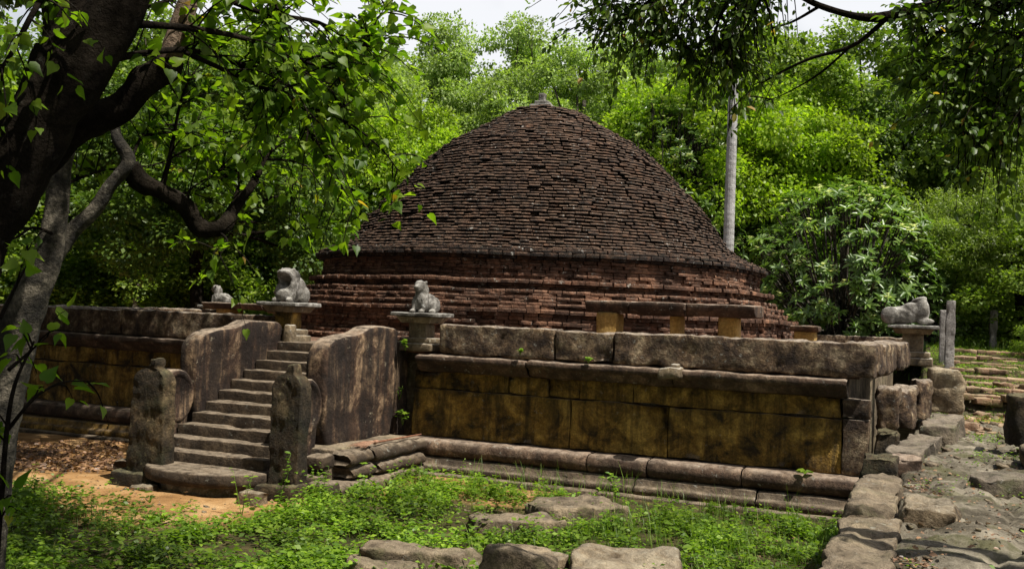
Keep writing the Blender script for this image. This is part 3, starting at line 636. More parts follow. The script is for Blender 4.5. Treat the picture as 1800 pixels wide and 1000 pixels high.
altar('flower_altar', 'long low altar of three cracked slabs on yellow stubs, front right of the stupa', [(-5.42, -4.66, 2.06, 2.9, 2.60, 2.79), (-4.66, -3.72, 2.0, 2.85, 2.58, 2.80), (-3.71, -2.6, 1.98, 2.85, 2.60, 2.80)],
      [(-5.22, -4.88, 2.12, 2.6, 1.9, 2.6), (-4.02, -3.84, 2.25, 2.6, 1.9, 2.59), (-3.22, -2.92, 2.2, 2.6, 1.9, 2.6)], (-4, 2.4, 1.9))
altar('flower_altar', 'small stone altar at the right foot of the stupa, near the right parapet', [(-2.45, -1.95, 4.8, 5.4, 2.42, 2.52)], [(-2.38, -2.02, 4.9, 5.3, 1.9, 2.42)], (-2.2, 5.1, 1.9))
altar('flower_altar', 'flat red-brown slab altar on the left of the platform beside the small lion', [(-15.9, -14.2, 5.2, 6.1, 2.36, 2.5), (-14.19, -12.6, 5.2, 6.1, 2.33, 2.47)], [(-15.6, -15.2, 5.4, 5.9, 1.9, 2.36), (-13.4, -13.0, 5.4, 5.9, 1.9, 2.34)], (-14.3, 5.6, 1.9))
# broken spout on the cornice
p = Yp(1180, 655, .12); B = MB(); B.add(*block((p.x, .12, p.z), (.32, .34, .16), r=.06, rough=.05, div=.05, seed=2, facet=.03)); B.add(*block((p.x+.06, .10, p.z+.08), (.12, .14, .1), r=.04, rough=.03, div=.04)); B.build('water_spout', MAT['ped'], PL)
# ------------------------------------------------------------------ broom
BR = thing('straw_broom', 'straw broom with reddish bristles lying on the stepped plinth right of the stairs', 'broom', (-7.45, -.9, .58))
B = MB(); B.add(*tube([(-7.36, -1.25, .60), (-7.33, -.6, .60), (-7.31, .05, .60)], [.016, .014, .012], 8)); B.build('handle', MAT['wood'], BR)
B = MB()
for i in range(70):
    a = random.uniform(-.30, .30); l = random.uniform(.35, .5)
    B.add(*tube([(-7.36, -1.22, .61), (-7.37-math.sin(a)*l*.5, -1.25-math.cos(a)*l*.5, .61+random.uniform(-.015, .02)), (-7.42-math.sin(a)*l*1.1, -1.25-math.cos(a)*l, .58+random.uniform(-.01, .02))], [.004, .003, .002], 4, 2))
B.build('bristles', MAT['straw'], BR)
B = MB(); B.add(*tube([(-7.36, -1.28, .605), (-7.36, -1.18, .605)], [.035, .02], 10, 2)); B.build('binding', MAT['straw'], BR)
# ------------------------------------------------------------------ loose blocks, kerbs, pillars
def planes(s, seed, k=7, lo=.62, hi=.95):
    R0 = random.Random(seed*13+1); P_ = []
    for _ in range(k):
        n_ = Vector((R0.uniform(-1, 1), R0.uniform(-1, 1), R0.uniform(-.3, 1))).normalized()
        sup = abs(n_.x)*s[0]/2+abs(n_.y)*s[1]/2+abs(n_.z)*s[2]/2; P_.append((n_, sup*R0.uniform(lo, hi)))
    def f_(p):
        p = Vector(p)
        for n_, h_ in P_:
            t = p.dot(n_)-h_
            if t > 0: p = p-n_*t
        return p
    return f_
def rockt(name, c, s, mat, label, cat, group=None, **kw):
    kw.setdefault('deform', planes(s, kw.get('seed', 1), lo=kw.pop('lo', .74)))
    kw['r'] = kw.get('r', .05)*.6; kw.setdefault('rough', .05); kw['rough'] *= 1.; kw.setdefault('div', .055); kw.setdefault('freq', 4.); kw.setdefault('facet', .035); kw.setdefault('chip', .05)
    B = MB(); B.add(*block(c, s, **kw)); return B.top(name, MAT[mat], label, cat, group)
GB = 'tumbled blocks beside the path'
rockt('stone_block', (-.60, 1.15, 1.42), (.26, .75, .55), 'coping', 'dark upright block tight against the platform corner under the parapet', 'block', GB, seed=1)
rockt('stone_block', (-.58, .75, .80), (.30, .6, .75), 'guard', 'mossy rough block low in the gap beside the platform corner', 'block', GB, seed=2)
rockt('stone_block', (-.44, 2.65, 1.36), (.34, 1.7, .56), 'coping', 'long block with a pale scored side, first of the row along the path edge', 'block', GB, seed=3, chip=.08)
rockt('stone_block', (-.22, 4.25, 1.42), (.32, 1.3, .6), 'coping', 'second long block of the row along the path edge, rounded top', 'block', GB, seed=4, chip=.08)
rockt('stone_block', (.16, 4.75, 1.52), (.54, .5, .70), 'warmrock', 'big squarish brown block standing upright in the middle of the path head', 'block', GB, seed=5, r=.09, chip=.06)
rockt('stone_block', (1.22, 1.5, 1.36), (.62, .6, .66), 'guard', 'squared block at the right border of the photo beside the path', 'block', GB, seed=6, r=.04)
rockt('kerb_stone', (.12, 2.55, 1.04), (.46, 1.7, .34), 'slate', 'broad flat dark grey kerb slab with an undercut end below the upright block', 'kerb stone', 'kerb stones along the path', seed=7, r=.05, rz=-.12, rx=.06)
rockt('kerb_stone', (-.22, .35, .93), (.42, 2.3, .26), 'slate', 'long grey cleft kerb slab running towards the platform corner', 'kerb stone', 'kerb stones along the path', seed=8, r=.04, rz=-.14, rx=.04)
rockt('stone_block', (-.55, -1.75, .88), (.36, .52, .40), 'guard', 'small dark squared block at the bend of the kerb by the wall foot', 'block', GB, seed=9, r=.03)
rockt('kerb_stone', (-.28, -1.2, .93), (.34, .55, .22), 'torus', 'small reddish flat stone beside the dark squared block', 'kerb stone', 'kerb stones along the path', seed=19, r=.03)
rockt('kerb_stone', (-.50, -3.5, .58), (.42, 2.6, .78), 'rock', 'long rough kerb stone edging the terrace above the grass', 'kerb stone', 'kerb stones along the path', seed=10, r=.06, chip=.06)
rockt('kerb_stone', (-.46, -6.1, .55), (.46, 2.4, .80), 'rock', 'nearest kerb stone at the bottom right corner of the photo', 'kerb stone', 'kerb stones along the path', seed=11, r=.07, chip=.08)
rockt('flat_rock', (-.02, -4.6, .95), (.42, .7, .2), 'warmrock', 'rounded flat rock with dead leaves round it on the near terrace', 'rock', None, seed=12, r=.09)
rockt('flat_rock', (.75, -2.3, .95), (.8, .5, .2), 'slate', 'low grey slab half sunk in the terrace near the right border', 'rock', None, seed=13, r=.06, rz=.4)
rockt('flat_rock', (1.25, .1, .98), (.5, .9, .3), 'rock', 'low mossy rock below the squared block at the right border', 'rock', None, seed=14, r=.09)
def boulder(name, px, py, z_, s, mat, label, seed, rz=0., rx=0., ry=0., cat='boulder', group='boulders in the grass', z0=None, **kw):
    p_ = Zp(px, py, z_); c = (p_.x, p_.y, z_-s[2]/2)
    return rockt(name, c, s, mat, label, cat, group, seed=seed, rz=rz, rx=rx, ry=ry, **kw)
boulder('boulder', 905, 962, .50, (.62, .62, .72), 'rock', 'tall angular dark-sided boulder at the bottom centre of the photo', 21, rz=.5, ry=.12, r=.05, rough=.05, facet=.04, lo=.55)
boulder('boulder', 1095, 978, .34, (1.05, .75, .5), 'warmrock', 'pale sandy flat-topped boulder in the grass at the bottom, right of the angular one', 22, rz=.35, r=.05, rough=.04, rx=.1, lo=.62)
boulder('boulder', 750, 962, .30, (1.15, .5, .42), 'rock', 'long low grey boulder with leaf litter on top, left of the angular one', 23, rz=.25, r=.05, rough=.045, lo=.6)
boulder('boulder', 668, 985, .22, (.7, .42, .36), 'rock', 'low lichened boulder at the bottom border, farthest left of the boulders', 24, rz=.45, r=.05, rough=.045, lo=.6)
boulder('boulder', 975, 975, .30, (.22, .3, .4), 'warmrock', 'small yellowish stone wedged between the two largest boulders', 25, r=.08)
boulder('flat_stone', 905, 908, .19, (1.05, .55, .3), 'rock', 'pale flat stone in the weeds, nearer end of the pair before the wall', 26, rz=.6, cat='stone slab', group='flat stones in the weeds')
boulder('flat_stone', 1010, 882, .22, (1.15, .85, .34), 'rock', 'wide pale flat stone in the weeds nearer the wall, broken edge', 27, rz=.75, cat='stone slab', group='flat stones in the weeds')
boulder('small_rock', 446, 862, .16, (.36, .26, .24), 'warmrock', 'small tan rock beside the black guard stone', 28, cat='rock', group='small rocks by the stairs')
boulder('small_rock', 252, 852, .07, (.34, .24, .12), 'warmrock', 'small flat tan rock between the mottled guard stone and the bottom step', 29, cat='rock', group='small rocks by the stairs')
def pillar(px0, px1, pyt, pyb, d, label, seed):
    a = Dp((px0+px1)/2, pyb, d); t = Dp((px0+px1)/2, pyt, d); w_ = (px1-px0)*d/1800
    gzv = gz(a.x, a.y); h = t.z-(gzv-.2)
    rockt('stone_pillar', (a.x, a.y, t.z-h/2), (w_*.85, w_*.7, h), 'post', label, 'pillar', 'standing stone pillars', seed=seed, r=.03, rough=.02, rz=.1, facet=.01, lo=.95)
pillar(1660, 1678, 528, 612, 24, 'taller darker stone pillar of the pair beside the right lion', 31)
pillar(1650, 1663, 545, 612, 25.2, 'shorter stone pillar partly behind the tall one beside the right lion', 32)
pillar(1738, 1753, 545, 605, 30, 'lone pale stone pillar at the far end of the path', 33)
for k, (px, d, hh) in enumerate(((425, 34, 15), (238, 30, 22), (255, 33, 16))):
    pillar(px-5, px+5, 541-hh, 541, d, ['thin dark stone post far behind the left of the platform, nearest the broken-faced lion', 'pale stone post behind the dark left wall', 'second, shorter stone post behind the dark left wall'][k], 35+k)
# brick steps of the path
SP = thing('brick_steps', 'ruined mossy brick steps climbing away on the right behind the upright block', 'steps', (1, 12, 1))
ysteps = [7.5, 8.4, 9.3, 10.3, 11.5, 12.8, 14.2, 15.7]
for i, y0 in enumerate(ysteps):
    y1 = ysteps[i+1] if i < 7 else 17.2; z0_ = terr(1, y0); z1_ = terr(1, y0+.35)+.07
    B = MB(); x = .28
    while x < 1.62+.09*(y0-8):
        l = random.uniform(.22, .42); 
        B.add(*block((x+l/2, y0+random.uniform(-.05, .05)+.15, z1_-.06-random.choice((0, 0, 0, .06))+random.uniform(-.04, .03)), (l+.01, .32, .13), r=.03, rough=.03, div=.12, rz=random.uniform(-.3, .3), seed=x*7+y0))
        B.add(*block((x+l/2, y0+random.uniform(.38, .48), z1_-.05), (l+.01, .34, .08), r=.02, rough=.03, div=.15, rz=random.uniform(-.3, .3), seed=x*5+y0))
        x += l
    B.build('brick_tread', MAT['pathbrick'], SP)
for i, (px, py, z_) in enumerate(((1700, 718, .98), (1722, 735, .98), (1740, 700, 1.05), (1705, 752, .95), (1760, 718, 1.0))):
    p_ = Zp(px, py, z_); rockt('loose_brick', (p_.x, p_.y, gz(p_.x, p_.y)+.04), (.34, .24, .14), 'pathbrick', ['loose brick lump on the sandy path just below the steps, left side', 'loose brick lump in the middle of the sandy path', 'loose brick lump at the foot of the lowest brick step', 'loose brick lump nearest the flat dark kerb slab', 'loose brick lump nearest the squared block at the right'][i], 'brick', 'loose bricks on the path', seed=i*2.2, rz=i)
# ------------------------------------------------------------------ leaves
LEAF4 = (np.array([(0, 0, 0), (.45, .5, .06), (1, 0, -.05), (.45, -.5, .06)]), [[0, 1, 2, 3]])
LEAFF = (np.array([(0, 0, 0), (.35, .5, .10), (.75, .36, .03), (1, 0, -.12), (.75, -.36, .03), (.35, -.5, .10), (.4, 0, 0)]), [[0, 6, 2, 1], [6, 3, 2], [0, 5, 4, 6], [6, 4, 3]])
HEART = (np.array([(0, 0, 0), (-.08, .24, .02), (.12, .50, .08), (.42, .46, .08), (.72, .22, .0), (1.12, 0, -.16), (.72, -.22, .0), (.42, -.46, .08), (.12, -.50, .08), (-.08, -.24, .02), (.42, 0, -.02)]),
         [[0, 10, 2, 1], [10, 3, 2], [10, 4, 3], [10, 5, 4], [0, 9, 8, 10], [10, 8, 7], [10, 7, 6], [10, 6, 5]])
def unit(a): return a/np.maximum(np.linalg.norm(a, axis=1, keepdims=True), 1e-9)
def leaves(C, D, Nn, Ls, asp, tmpl):
    """C centres, D directions, Nn approx normals, Ls lengths -> (N,k,3)"""
    D = unit(D); S = unit(np.cross(Nn, D)); W = np.cross(D, S); T = tmpl[0]
    return C[:, None, :]+Ls[:, None, None]*(T[None, :, 0:1]*D[:, None, :]+asp*T[None, :, 1:2]*S[:, None, :]+T[None, :, 2:3]*W[:, None, :])
def rnd(n_, s=1.): return rng.normal(0, s, (n_, 3))
def crown_leaves(rx, ry, rz_, ncl, per, lsize, rc=(.6, 1.2), asp=.75, tmpl=LEAF4, low=-.55, shell=.45, droop=.25):
    out_ = []; cs = []
    for i in range(ncl):
        d = unit(rnd(1))[0]
        while d[2] < low: d = unit(rnd(1))[0]
        k = rng.uniform(shell, 1.)**.6; c = d*np.array([rx, ry, rz_])*k*rng.uniform(.86, 1.06); r = rng.uniform(*rc); cs.append(c)
        n_ = int(per*rng.uniform(.6, 1.3)); u = unit(rnd(n_)); rad = rng.uniform(.25, 1, n_)**.45
        # lumps break the clump's outline
        lump = 1+.28*np.sin(u[:, 0]*5+i)*np.sin(u[:, 1]*4+2*i)+.2*np.sin(u[:, 2]*6+i)
        P = c+u*rad[:, None]*lump[:, None]*r*np.array([1, 1, .62])
        Nn = unit(u*.6+np.array([0, 0, .9])+rnd(n_, .45)); Dd = unit(u+rnd(n_, .6)+np.array([0, 0, -droop]))
        out_.append(leaves(P, Dd, Nn, lsize*rng.uniform(.6, 1.25, n_), asp, tmpl))
    return np.concatenate(out_), cs
def tree_proto(name, label, h, rx, ry, rz_, ncl, per, lsize, mat, bark, group, trunk=.25, seed=0, cat='tree', low=-.55, **kw):
    T = thing(name, label, cat, (0, 0, 0), group)
    cz = h-rz_
    V, cs = crown_leaves(rx, ry, rz_, ncl, per, lsize, low=low, **kw); V[:, :, 2] += cz
    B = MB(); R0 = random.Random(seed); lean = [R0.uniform(-.6, .6), R0.uniform(-.6, .6)]
    B.add(*tube([(0, 0, -.4), (lean[0]*.3, lean[1]*.3, cz*.35), (lean[0], lean[1], cz*.8), (lean[0]*.6, lean[1]*.6, cz+rz_*.4)], [trunk*1.25, trunk, trunk*.75, trunk*.3], 10, 6, bump=.25))
    B.build('trunk', bark, T, local=True)
    B = MB()
    for c in cs[:14]:
        s0 = Vector((lean[0]*.8, lean[1]*.8, cz*R0.uniform(.5, .95))); e = Vector((c[0], c[1], c[2]+cz)); m_ = (s0+e)/2+Vector((R0.uniform(-.4, .4), R0.uniform(-.4, .4), R0.uniform(-.2, .5)))
        B.add(*tube([s0, m_, e], [trunk*.4, trunk*.25, .03], 6, 4, bump=.2))
    B.build('branches', bark, T, local=True)
    fast_mesh('crown', V, None, mat, T, tmpl_faces(kw.get('tmpl', LEAF4)))
    return T
def tmpl_faces(t): return t[1]
def copy_tree(o, loc, rz, sc, label):
    c = o.copy(); COL.objects.link(c); c.location = loc; c.rotation_euler = (0, 0, rz); c.scale = sc if hasattr(sc, '__len__') else (sc,)*3; c['label'] = label
    for ch in o.children:
        d = ch.copy(); COL.objects.link(d); d.parent = c
    return c
FG = 'forest trees behind the stupa'
PT = {
 'mid': tree_proto('broadleaf_tree', '', 11, 4.2, 4.0, 4.6, 80, 850, .155, MAT['crown_mid'], MAT['bark'], FG, seed=1, shell=.8, rc=(.55, 1.15)),
 'dark': tree_proto('broadleaf_tree', '', 11, 4.2, 4.2, 4.4, 80, 850, .16, MAT['crown_dark'], MAT['darkbark'], FG, seed=2, shell=.8, rc=(.6, 1.2)),
 'yel': tree_proto('broadleaf_tree', '', 9, 3.6, 3.6, 3.6, 95, 560, .14, MAT['crown_yel'], MAT['bark'], FG, seed=3, rc=(.5, 1.0)),
 'pale': tree_proto('broadleaf_tree', '', 12, 3.8, 3.8, 4.4, 80, 480, .14, MAT['crown_pale'], MAT['bark'], FG, seed=4, rc=(.5, .95), shell=.3),
 'feather': tree_proto('broadleaf_tree', '', 6.5, 3.6, 3.4, 2.9, 150, 380, .11, MAT['crown_feather'], MAT['darkbark'], FG, seed=5, rc=(.35, .75), asp=.4, low=-.75, shell=.15, trunk=.16),
 'bush': tree_proto('bush', '', 3.6, 2.3, 2.2, 1.8, 75, 620, .085, MAT['crown_mid'], MAT['bark'], 'bushes behind the platform', seed=6, rc=(.4, .8), low=-.9, trunk=.08, cat='bush'),
 'darkbush': tree_proto('bush', '', 3.8, 2.4, 2.2, 1.9, 75, 620, .09, MAT['crown_dark'], MAT['darkbark'], 'bushes behind the platform', seed=7, rc=(.4, .8), low=-.9, trunk=.08, cat='bush'),
}
used = {}
def put(kind, px, pyt, d, label, rz=0., w_=1., h0=None):
    """tree whose top reaches pixel (px, pyt) at distance d"""
    p_ = Dp(px, pyt, d); g = gz(p_.x, p_.y); H0 = {'mid': 11, 'dark': 11, 'yel': 9, 'pale': 12, 'feather': 6.5, 'bush': 3.6, 'darkbush': 3.8}[kind]
    s = (p_.z-g)/H0; sc = (s*w_, s*w_, s)
    if kind not in used:
        o_ = PT[kind]; o_.location = (p_.x, p_.y, g-.1); o_.rotation_euler = (0, 0, rz); o_.scale = sc; o_['label'] = label; used[kind] = 1
    else: copy_tree(PT[kind], (p_.x, p_.y, g-.1), rz, sc, label)
TR = [
 ('pale', 640, 40, 40, 'pale loose-crowned tree, left part of the skyline above the dome', .9), ('pale', 760, 20, 46, 'tall pale tree on the skyline, second from the left of the pale ones', .8), ('pale', 905, 15, 46, 'tall pale tree rising directly above the dome top', .8),
 ('pale', 1030, 55, 42, 'pale tree just right of the dome top on the skyline', .9), ('pale', 1130, 60, 44, 'green tree behind the right shoulder of the dome', 1.), ('yel', 1240, 90, 38, 'mid-green tree behind the palm trunk', .9),
 ('yel', 1400, 150, 40, 'bright yellow-green tree just right of the palm trunk', 1.), ('mid', 1500, 60, 43, 'large green tree right of centre-right, its top close to the upper edge', 1.), ('dark', 1580, 130, 41, 'dark full tree above the frangipani bush', .9),
 ('dark', 1720, 60, 44, 'dark tree near the right border behind the feathery one', 1.), ('mid', 1850, 40, 38, 'tree leaning in from beyond the right border', 1.), ('feather', 1810, 245, 31, 'feathery pale-green low tree over the path at the right', 1.0),
 ('feather', 1650, 300, 38, 'smaller feathery tree left of the one over the path', .9), ('yel', 590, 120, 38, 'bright yellow-green tree on the left shoulder of the dome', 1.), ('yel', 720, 175, 37, 'yellow-green tree touching the dome outline on its left', .8),
 ('mid', 480, 60, 38, 'mid-green tree left of the dome', 1.), ('dark', 377, 110, 30, 'dark tree left of the dome seen through the near branches', 1.), ('mid', 250, 40, 40, 'green tree deep behind the leaning trunks on the left', 1.),
 ('dark', 120, 60, 36, 'dark tree behind the pale ringed trunk at the left', 1.), ('yel', 60, 180, 36, 'yellow-green tree far left behind the black trunk', 1.), ('dark', -60, 60, 38, 'dark tree beyond the left border', 1.),
 ('yel', 430, 250, 38, 'low yellow-green tree above the small left lion', .9), ('pale', 960, 60, 52, 'far tree filling the gap behind the dome top', 1.1), ('mid', 1320, 70, 50, 'far dark tree behind the palm', 1.1),
 ('mid', 700, 110, 50, 'far green tree behind the left part of the dome', 1.1), ('dark', 560, 130, 52, 'far dark tree between the green ones on the left', 1.1),
]
for i, (k, px, py, d, lab, w_) in enumerate(TR): put(k, px, py, d, lab, rz=i*1.3, w_=w_)
BU = [('bush', 110, 400, 34, 'bush behind the left end of the dark wall'), ('darkbush', 230, 400, 35, 'dark bush behind the pale posts at left'), ('bush', 330, 410, 33, 'bright bush just behind the small left lion'),
      ('darkbush', 430, 400, 35, 'dark bush between the small lion and the broken-faced lion'), ('bush', 520, 400, 35, 'bush at the left foot of the dome'), ('darkbush', 590, 330, 37, 'dark tall bush against the left flank of the dome'),
      ('darkbush', 1330, 330, 40, 'dark bush right of the palm trunk foot'), ('darkbush', 1450, 300, 43, 'dark bush behind the frangipani'), ('darkbush', 1580, 330, 42, 'dark bush behind the right lion'),
      ('darkbush', 1680, 470, 44, 'dark bush behind the pair of pillars'), ('darkbush', 1780, 470, 46, 'dark bush far down the path beyond the lone pillar'), ('bush', 1850, 555, 26, 'low sunny bush at the right border beside the steps'),
      ('darkbush', 30, 380, 33, 'dark bush at the far left border'), ('bush', -60, 300, 33, 'bush outside the left border'), ('bush', 1850, 380, 30, 'bush outside the right border'), ('bush', 640, 280, 40, 'bush high on the left flank of the dome')]
for i, (k, px, py, d, lab) in enumerate(BU): put(k, px, py, d, lab, rz=i*2.1, w_=1.25)
for i, (x, y, k, sc_, lab) in enumerate(((-14, -27, 'dark', 1.25, 'dark tree behind the photographer, to the left'), (-5, -25, 'mid', 1.3, 'green tree directly behind the photographer'), (4, -27, 'dark', 1.25, 'dark tree behind the photographer, to the right'),
                         (-24, -17, 'mid', 1.3, 'green tree left of and behind the photographer'), (-28, -7, 'dark', 1.3, 'dark tree left of the platform outside the frame'), (-30, 5, 'mid', 1.2, 'green tree beyond the left corner of the platform'), (12, -20, 'mid', 1.1, 'green tree right of and behind the photographer'))):
    copy_tree(PT[k], (x, y, gz(x, y)-.1), i*1.1, sc_, lab)
for i, (x, y, lab) in enumerate(((-15.5, -8.5, 'low dark tree added unseen outside the left border to block sky light, nearest the camera'), (-20.5, -4.0, 'low dark tree added unseen outside the left border to block sky light, nearest the dark wall'), (-12.5, -13.5, 'low dark tree added unseen beside the photographer on the left to block sky light'))):
    copy_tree(PT['dark'], (x, y, gz(x, y)-.1), i*2.+1, (.95, .95, .75), lab)  # low crowns added out of frame to keep sky light off the left wall
# far woods: one mass
n_ = 70000; ang = rng.uniform(-1.15, .45, n_); dd = rng.uniform(58, 66, n_)
hz = rng.uniform(0, 1, n_)**.8; top_ = 13+2.5*np.sin(ang*17)+1.5*np.sin(ang*41+1)+1.0*np.sin(ang*83)
P = np.stack([CAM.x+dd*np.sin(ang), CAM.y+dd*np.cos(ang), 1.5+hz*top_], 1); P += rnd(n_, .5)
o = fast_mesh('far_woods', leaves(P, rnd(n_), rnd(n_, .6)+np.array([0, -.3, .8]), rng.uniform(.35, .7, n_), .8, LEAF4), None, MAT['crown_dark'], None, LEAF4[1])
tag(o, 'continuous dark far-off woodland closing the background', 'woods', kind='stuff')
# ------------------------------------------------------------------ frangipani
def frangi(name, label, base, rad, hgt, nros, seed, group='frangipani trees', ls=.26, flowers=.25):
    R0 = np.random.default_rng(seed); T = thing(name, label, 'tree', base, group)
    Bt = MB(); Bt.add(*tube([(base[0], base[1], base[2]-.2), (base[0]+.1, base[1], base[2]+hgt*.18), (base[0], base[1]+.1, base[2]+hgt*.4)], [.13, .11, .08], 8, bump=.2)); Bt.build('trunk', MAT['bark'], T)
    C = []; Dv = []; LL = []; NN = []; FC = []; Bb = MB(); b0 = Vector(base)+Vector((0, 0, hgt*.3))
    for i in range(nros):
        d = unit(R0.normal(0, 1, (1, 3)))[0]
        if d[2] < -.8: d[2] *= -1
        k = R0.uniform(.55, 1)**.5
        e = np.array(base)+np.array([0, 0, hgt*.5])+d*np.array([rad, rad, hgt*.5])*k*R0.uniform(.9, 1.06)
        ax_ = unit((d*.7+np.array([0, 0, .8])+R0.normal(0, .2, 3))[None])[0]
        if i % 4 == 0:
            m_ = (b0+Vector(e))/2+Vector((0, 0, -.15*hgt)); Bb.add(*tube([b0, m_, Vector(e)-Vector(ax_)*.02], [.05, .035, .02], 5, 4))
        else:
            Bb.add(*tube([Vector(e)-Vector(ax_)*.45-Vector((d[0], d[1], 0))*.2, Vector(e)-Vector(ax_)*.15, Vector(e)], [.022, .02, .018], 4, 2))
        m = R0.integers(9, 14); t1 = unit(np.cross(ax_, [0.3, .1, 1.])[None])[0]; t2 = np.cross(ax_, t1)
        for j in range(m):
            a = j*2.4+R0.uniform(-.3, .3); el = R0.uniform(-.15, .7); dv = (t1*math.cos(a)+t2*math.sin(a))*math.cos(el)+ax_*math.sin(el)
            C.append(e); Dv.append(dv); NN.append(ax_+R0.normal(0, .15, 3)); LL.append(ls*R0.uniform(.75, 1.2))
        if R0.random() < flowers:
            for j in range(R0.integers(3, 8)): FC.append(e+ax_*.10+R0.normal(0, .05, 3))
    Bb.build('branches', MAT['bark'], T)
    v_ = leaves(np.array(C)-np.array(base), np.array(Dv), np.array(NN), np.array(LL), .30, LEAFF)
    fast_mesh('crown', v_, None, MAT['frangi'], T, LEAFF[1])
    if FC:
        FC = np.array(FC)-np.array(base); m = len(FC)
        C5 = np.repeat(FC, 5, 0); an = np.tile(np.arange(5)*2*math.pi/5, m)
        Dd = np.stack([np.cos(an), np.sin(an), np.full(5*m, .35)], 1); 
        fast_mesh('flowers', leaves(C5, Dd, np.tile([0, 0, 1.], (5*m, 1)), np.full(5*m, .085), .6, LEAF4), None, MAT['flower'], T, LEAF4[1])
def gpos(px, py, d): p_ = Dp(px, py, d); return (p_.x, p_.y, gz(p_.x, p_.y))
frangi('frangipani_tree', 'low spreading frangipani bush with rosettes of long leaves and white flowers, behind the right parapet', gpos(1480, 560, 31.5), 3.0, 5.6, 560, 11, ls=.30)
frangi('frangipani_tree', 'smaller frangipani beside the headless lion at the right', gpos(1612, 560, 30.5), 1.4, 3.6, 150, 12, flowers=.08)
frangi('frangipani_tree', 'tall frangipani with many white flowers behind the right shoulder of the dome', gpos(1165, 400, 36.5), 2.9, 8.6, 560, 13, flowers=.6, ls=.28)
frangi('frangipani_tree', 'frangipani with white flowers close left of the palm trunk', gpos(1225, 400, 36), 1.9, 6.9, 280, 14, flowers=.4)
# ------------------------------------------------------------------ palm
a = Dp(1280, 445, 31.7); t = Dp(1290, 130, 31.7); g = gz(a.x, a.y)
dz = (t-a)/(t.z-a.z); b0 = a+dz*(g-.3-a.z); top = a+dz*(14.5-a.z)
T = thing('palm_tree', 'tall palm with a slim straight pale grey ringed trunk right of the dome', 'palm', (b0.x, b0.y, g))
B = MB(); V = []; F = []; nr = 150; seg = 14
for i in range(nr):
    c = b0.lerp(top, i/(nr-1)); r = (.185-.05*i/nr)*(1+(.02 if i % 2 else -.01)+random.uniform(-.012, .012))
    for k in range(seg): an = 2*math.pi*k/seg; V.append((c.x+r*math.cos(an), c.y+r*math.sin(an), c.z))
for i in range(nr-1):
    for k in range(seg): j = (k+1) % seg; F.append([i*seg+k, i*seg+j, (i+1)*seg+j, (i+1)*seg+k])
B.add(V, F); B.build('trunk', MAT['palm'], T, smooth=False)
C = []; Dv = []; NN = []; LL = []; Bf = MB()
for i in range(14):
    an = i*2*math.pi/14; d = Vector((math.cos(an), math.sin(an), 0)); pts = [top, top+d*1.0+Vector((0, 0, .8)), top+d*2.2+Vector((0, 0, .6)), top+d*3.2+Vector((0, 0, -.6))]
    Bf.add(*tube(pts, [.04, .03, .01], 5, 5)); cp = catmull(pts, 14)
    for q_ in cp[4:]:
        s = d.cross(Vector((0, 0, 1)))
        for sg in (-1, 1): C.append(q_); Dv.append(s*sg+d*.5+Vector((0, 0, -.5))); NN.append(Vector((0, 0, 1))); LL.append(.7)
Bf.build('frond_stems', MAT['bark'], T)
fast_mesh('fronds', leaves(np.array(C)-np.array(ORG[T.name]), np.array(Dv), np.array(NN), np.array(LL), .08, LEAF4), None, MAT['crown_mid'], T, LEAF4[1])
# ------------------------------------------------------------------ near trees
def limb(T, name, pts, mat, seg=12, bump=.18, bf=5., per=8):
    B = MB(); B.add(*tube([Dp(a_, b_, c_) for a_, b_, c_, r_ in pts], [r_ for *_, r_ in pts], seg, per, bump=bump, bf=bf)); return B.build(name, MAT[mat], T)
def twigs(T, mains, ntw, tl, lsize, nleaf, mat, leafm, tmpl, asp, rT=.006, droop=.4, seed=0, spread=.55, extra=None, start=.15, spacing=None, off=None):
    R0 = np.random.default_rng(seed); Bt = MB(); C = []; Dv = []; NN = []
    for (pts, r0) in mains:
        P = [Dp(a_, b_, c_) for a_, b_, c_ in pts]
        Bt.add(*tube(P, [r0, r0*.6, r0*.25], 6, 6, bump=.1))
        cp = catmull(P, 14); L_ = sum((cp[i+1]-cp[i]).length for i in range(len(cp)-1)); m = max(2, int(ntw*L_))
        for k in range(m):
            i = int(len(cp)*(start+(1-start)*R0.random())); i = min(i, len(cp)-2); s0 = cp[i]; tdir = (cp[i+1]-cp[i]).normalized()
            d = Vector(R0.normal(0, 1, 3)); d = (d-tdir*d.dot(tdir)).normalized()*spread+tdir*.7+Vector((0, 0, -droop*.5)); l = tl*R0.uniform(.4, 1.2)
            e = s0+d.normalized()*l; mid = s0+(e-s0)*.5+Vector((0, 0, .08*l)); e += Vector((0, 0, -droop*l*.5))
            Bt.add(*tube([s0, mid, e], [rT, rT*.7, rT*.3], 4, 3))
            tp = catmull([s0, mid, e], 8)
            for j in range(int(nleaf*R0.uniform(.6, 1.3))):
                q_ = tp[min(len(tp)-1, int(R0.uniform(.15, 1.05)*len(tp)))]; v_ = R0.normal(0, 1, 3)
                C.append(np.array(q_)+v_*.02); Dv.append(np.array(d)*.4+v_*.7+np.array([0, 0, -droop*1.3])); NN.append(R0.normal(0, .5, 3)+np.array([0, 0, 1.]))
    Bt.build('twigs', MAT[mat], T)
    C = np.array(C); n_ = len(C)
    v_ = leaves(C-np.array(ORG[T.name]), np.array(Dv), np.array(NN), lsize*R0.uniform(.55, 1.2, n_), asp, tmpl)
    fast_mesh('leaves', v_, None, MAT[leafm], T, tmpl[1])
    return n_
p0 = Dp(-60, 1000, 5.2)
T1 = thing('leaning_tree', 'near black-trunked tree leaning in from the left border, with twigs of heart-shaped leaves', 'tree', (p0.x-.2, p0.y, gz(p0.x, p0.y)))
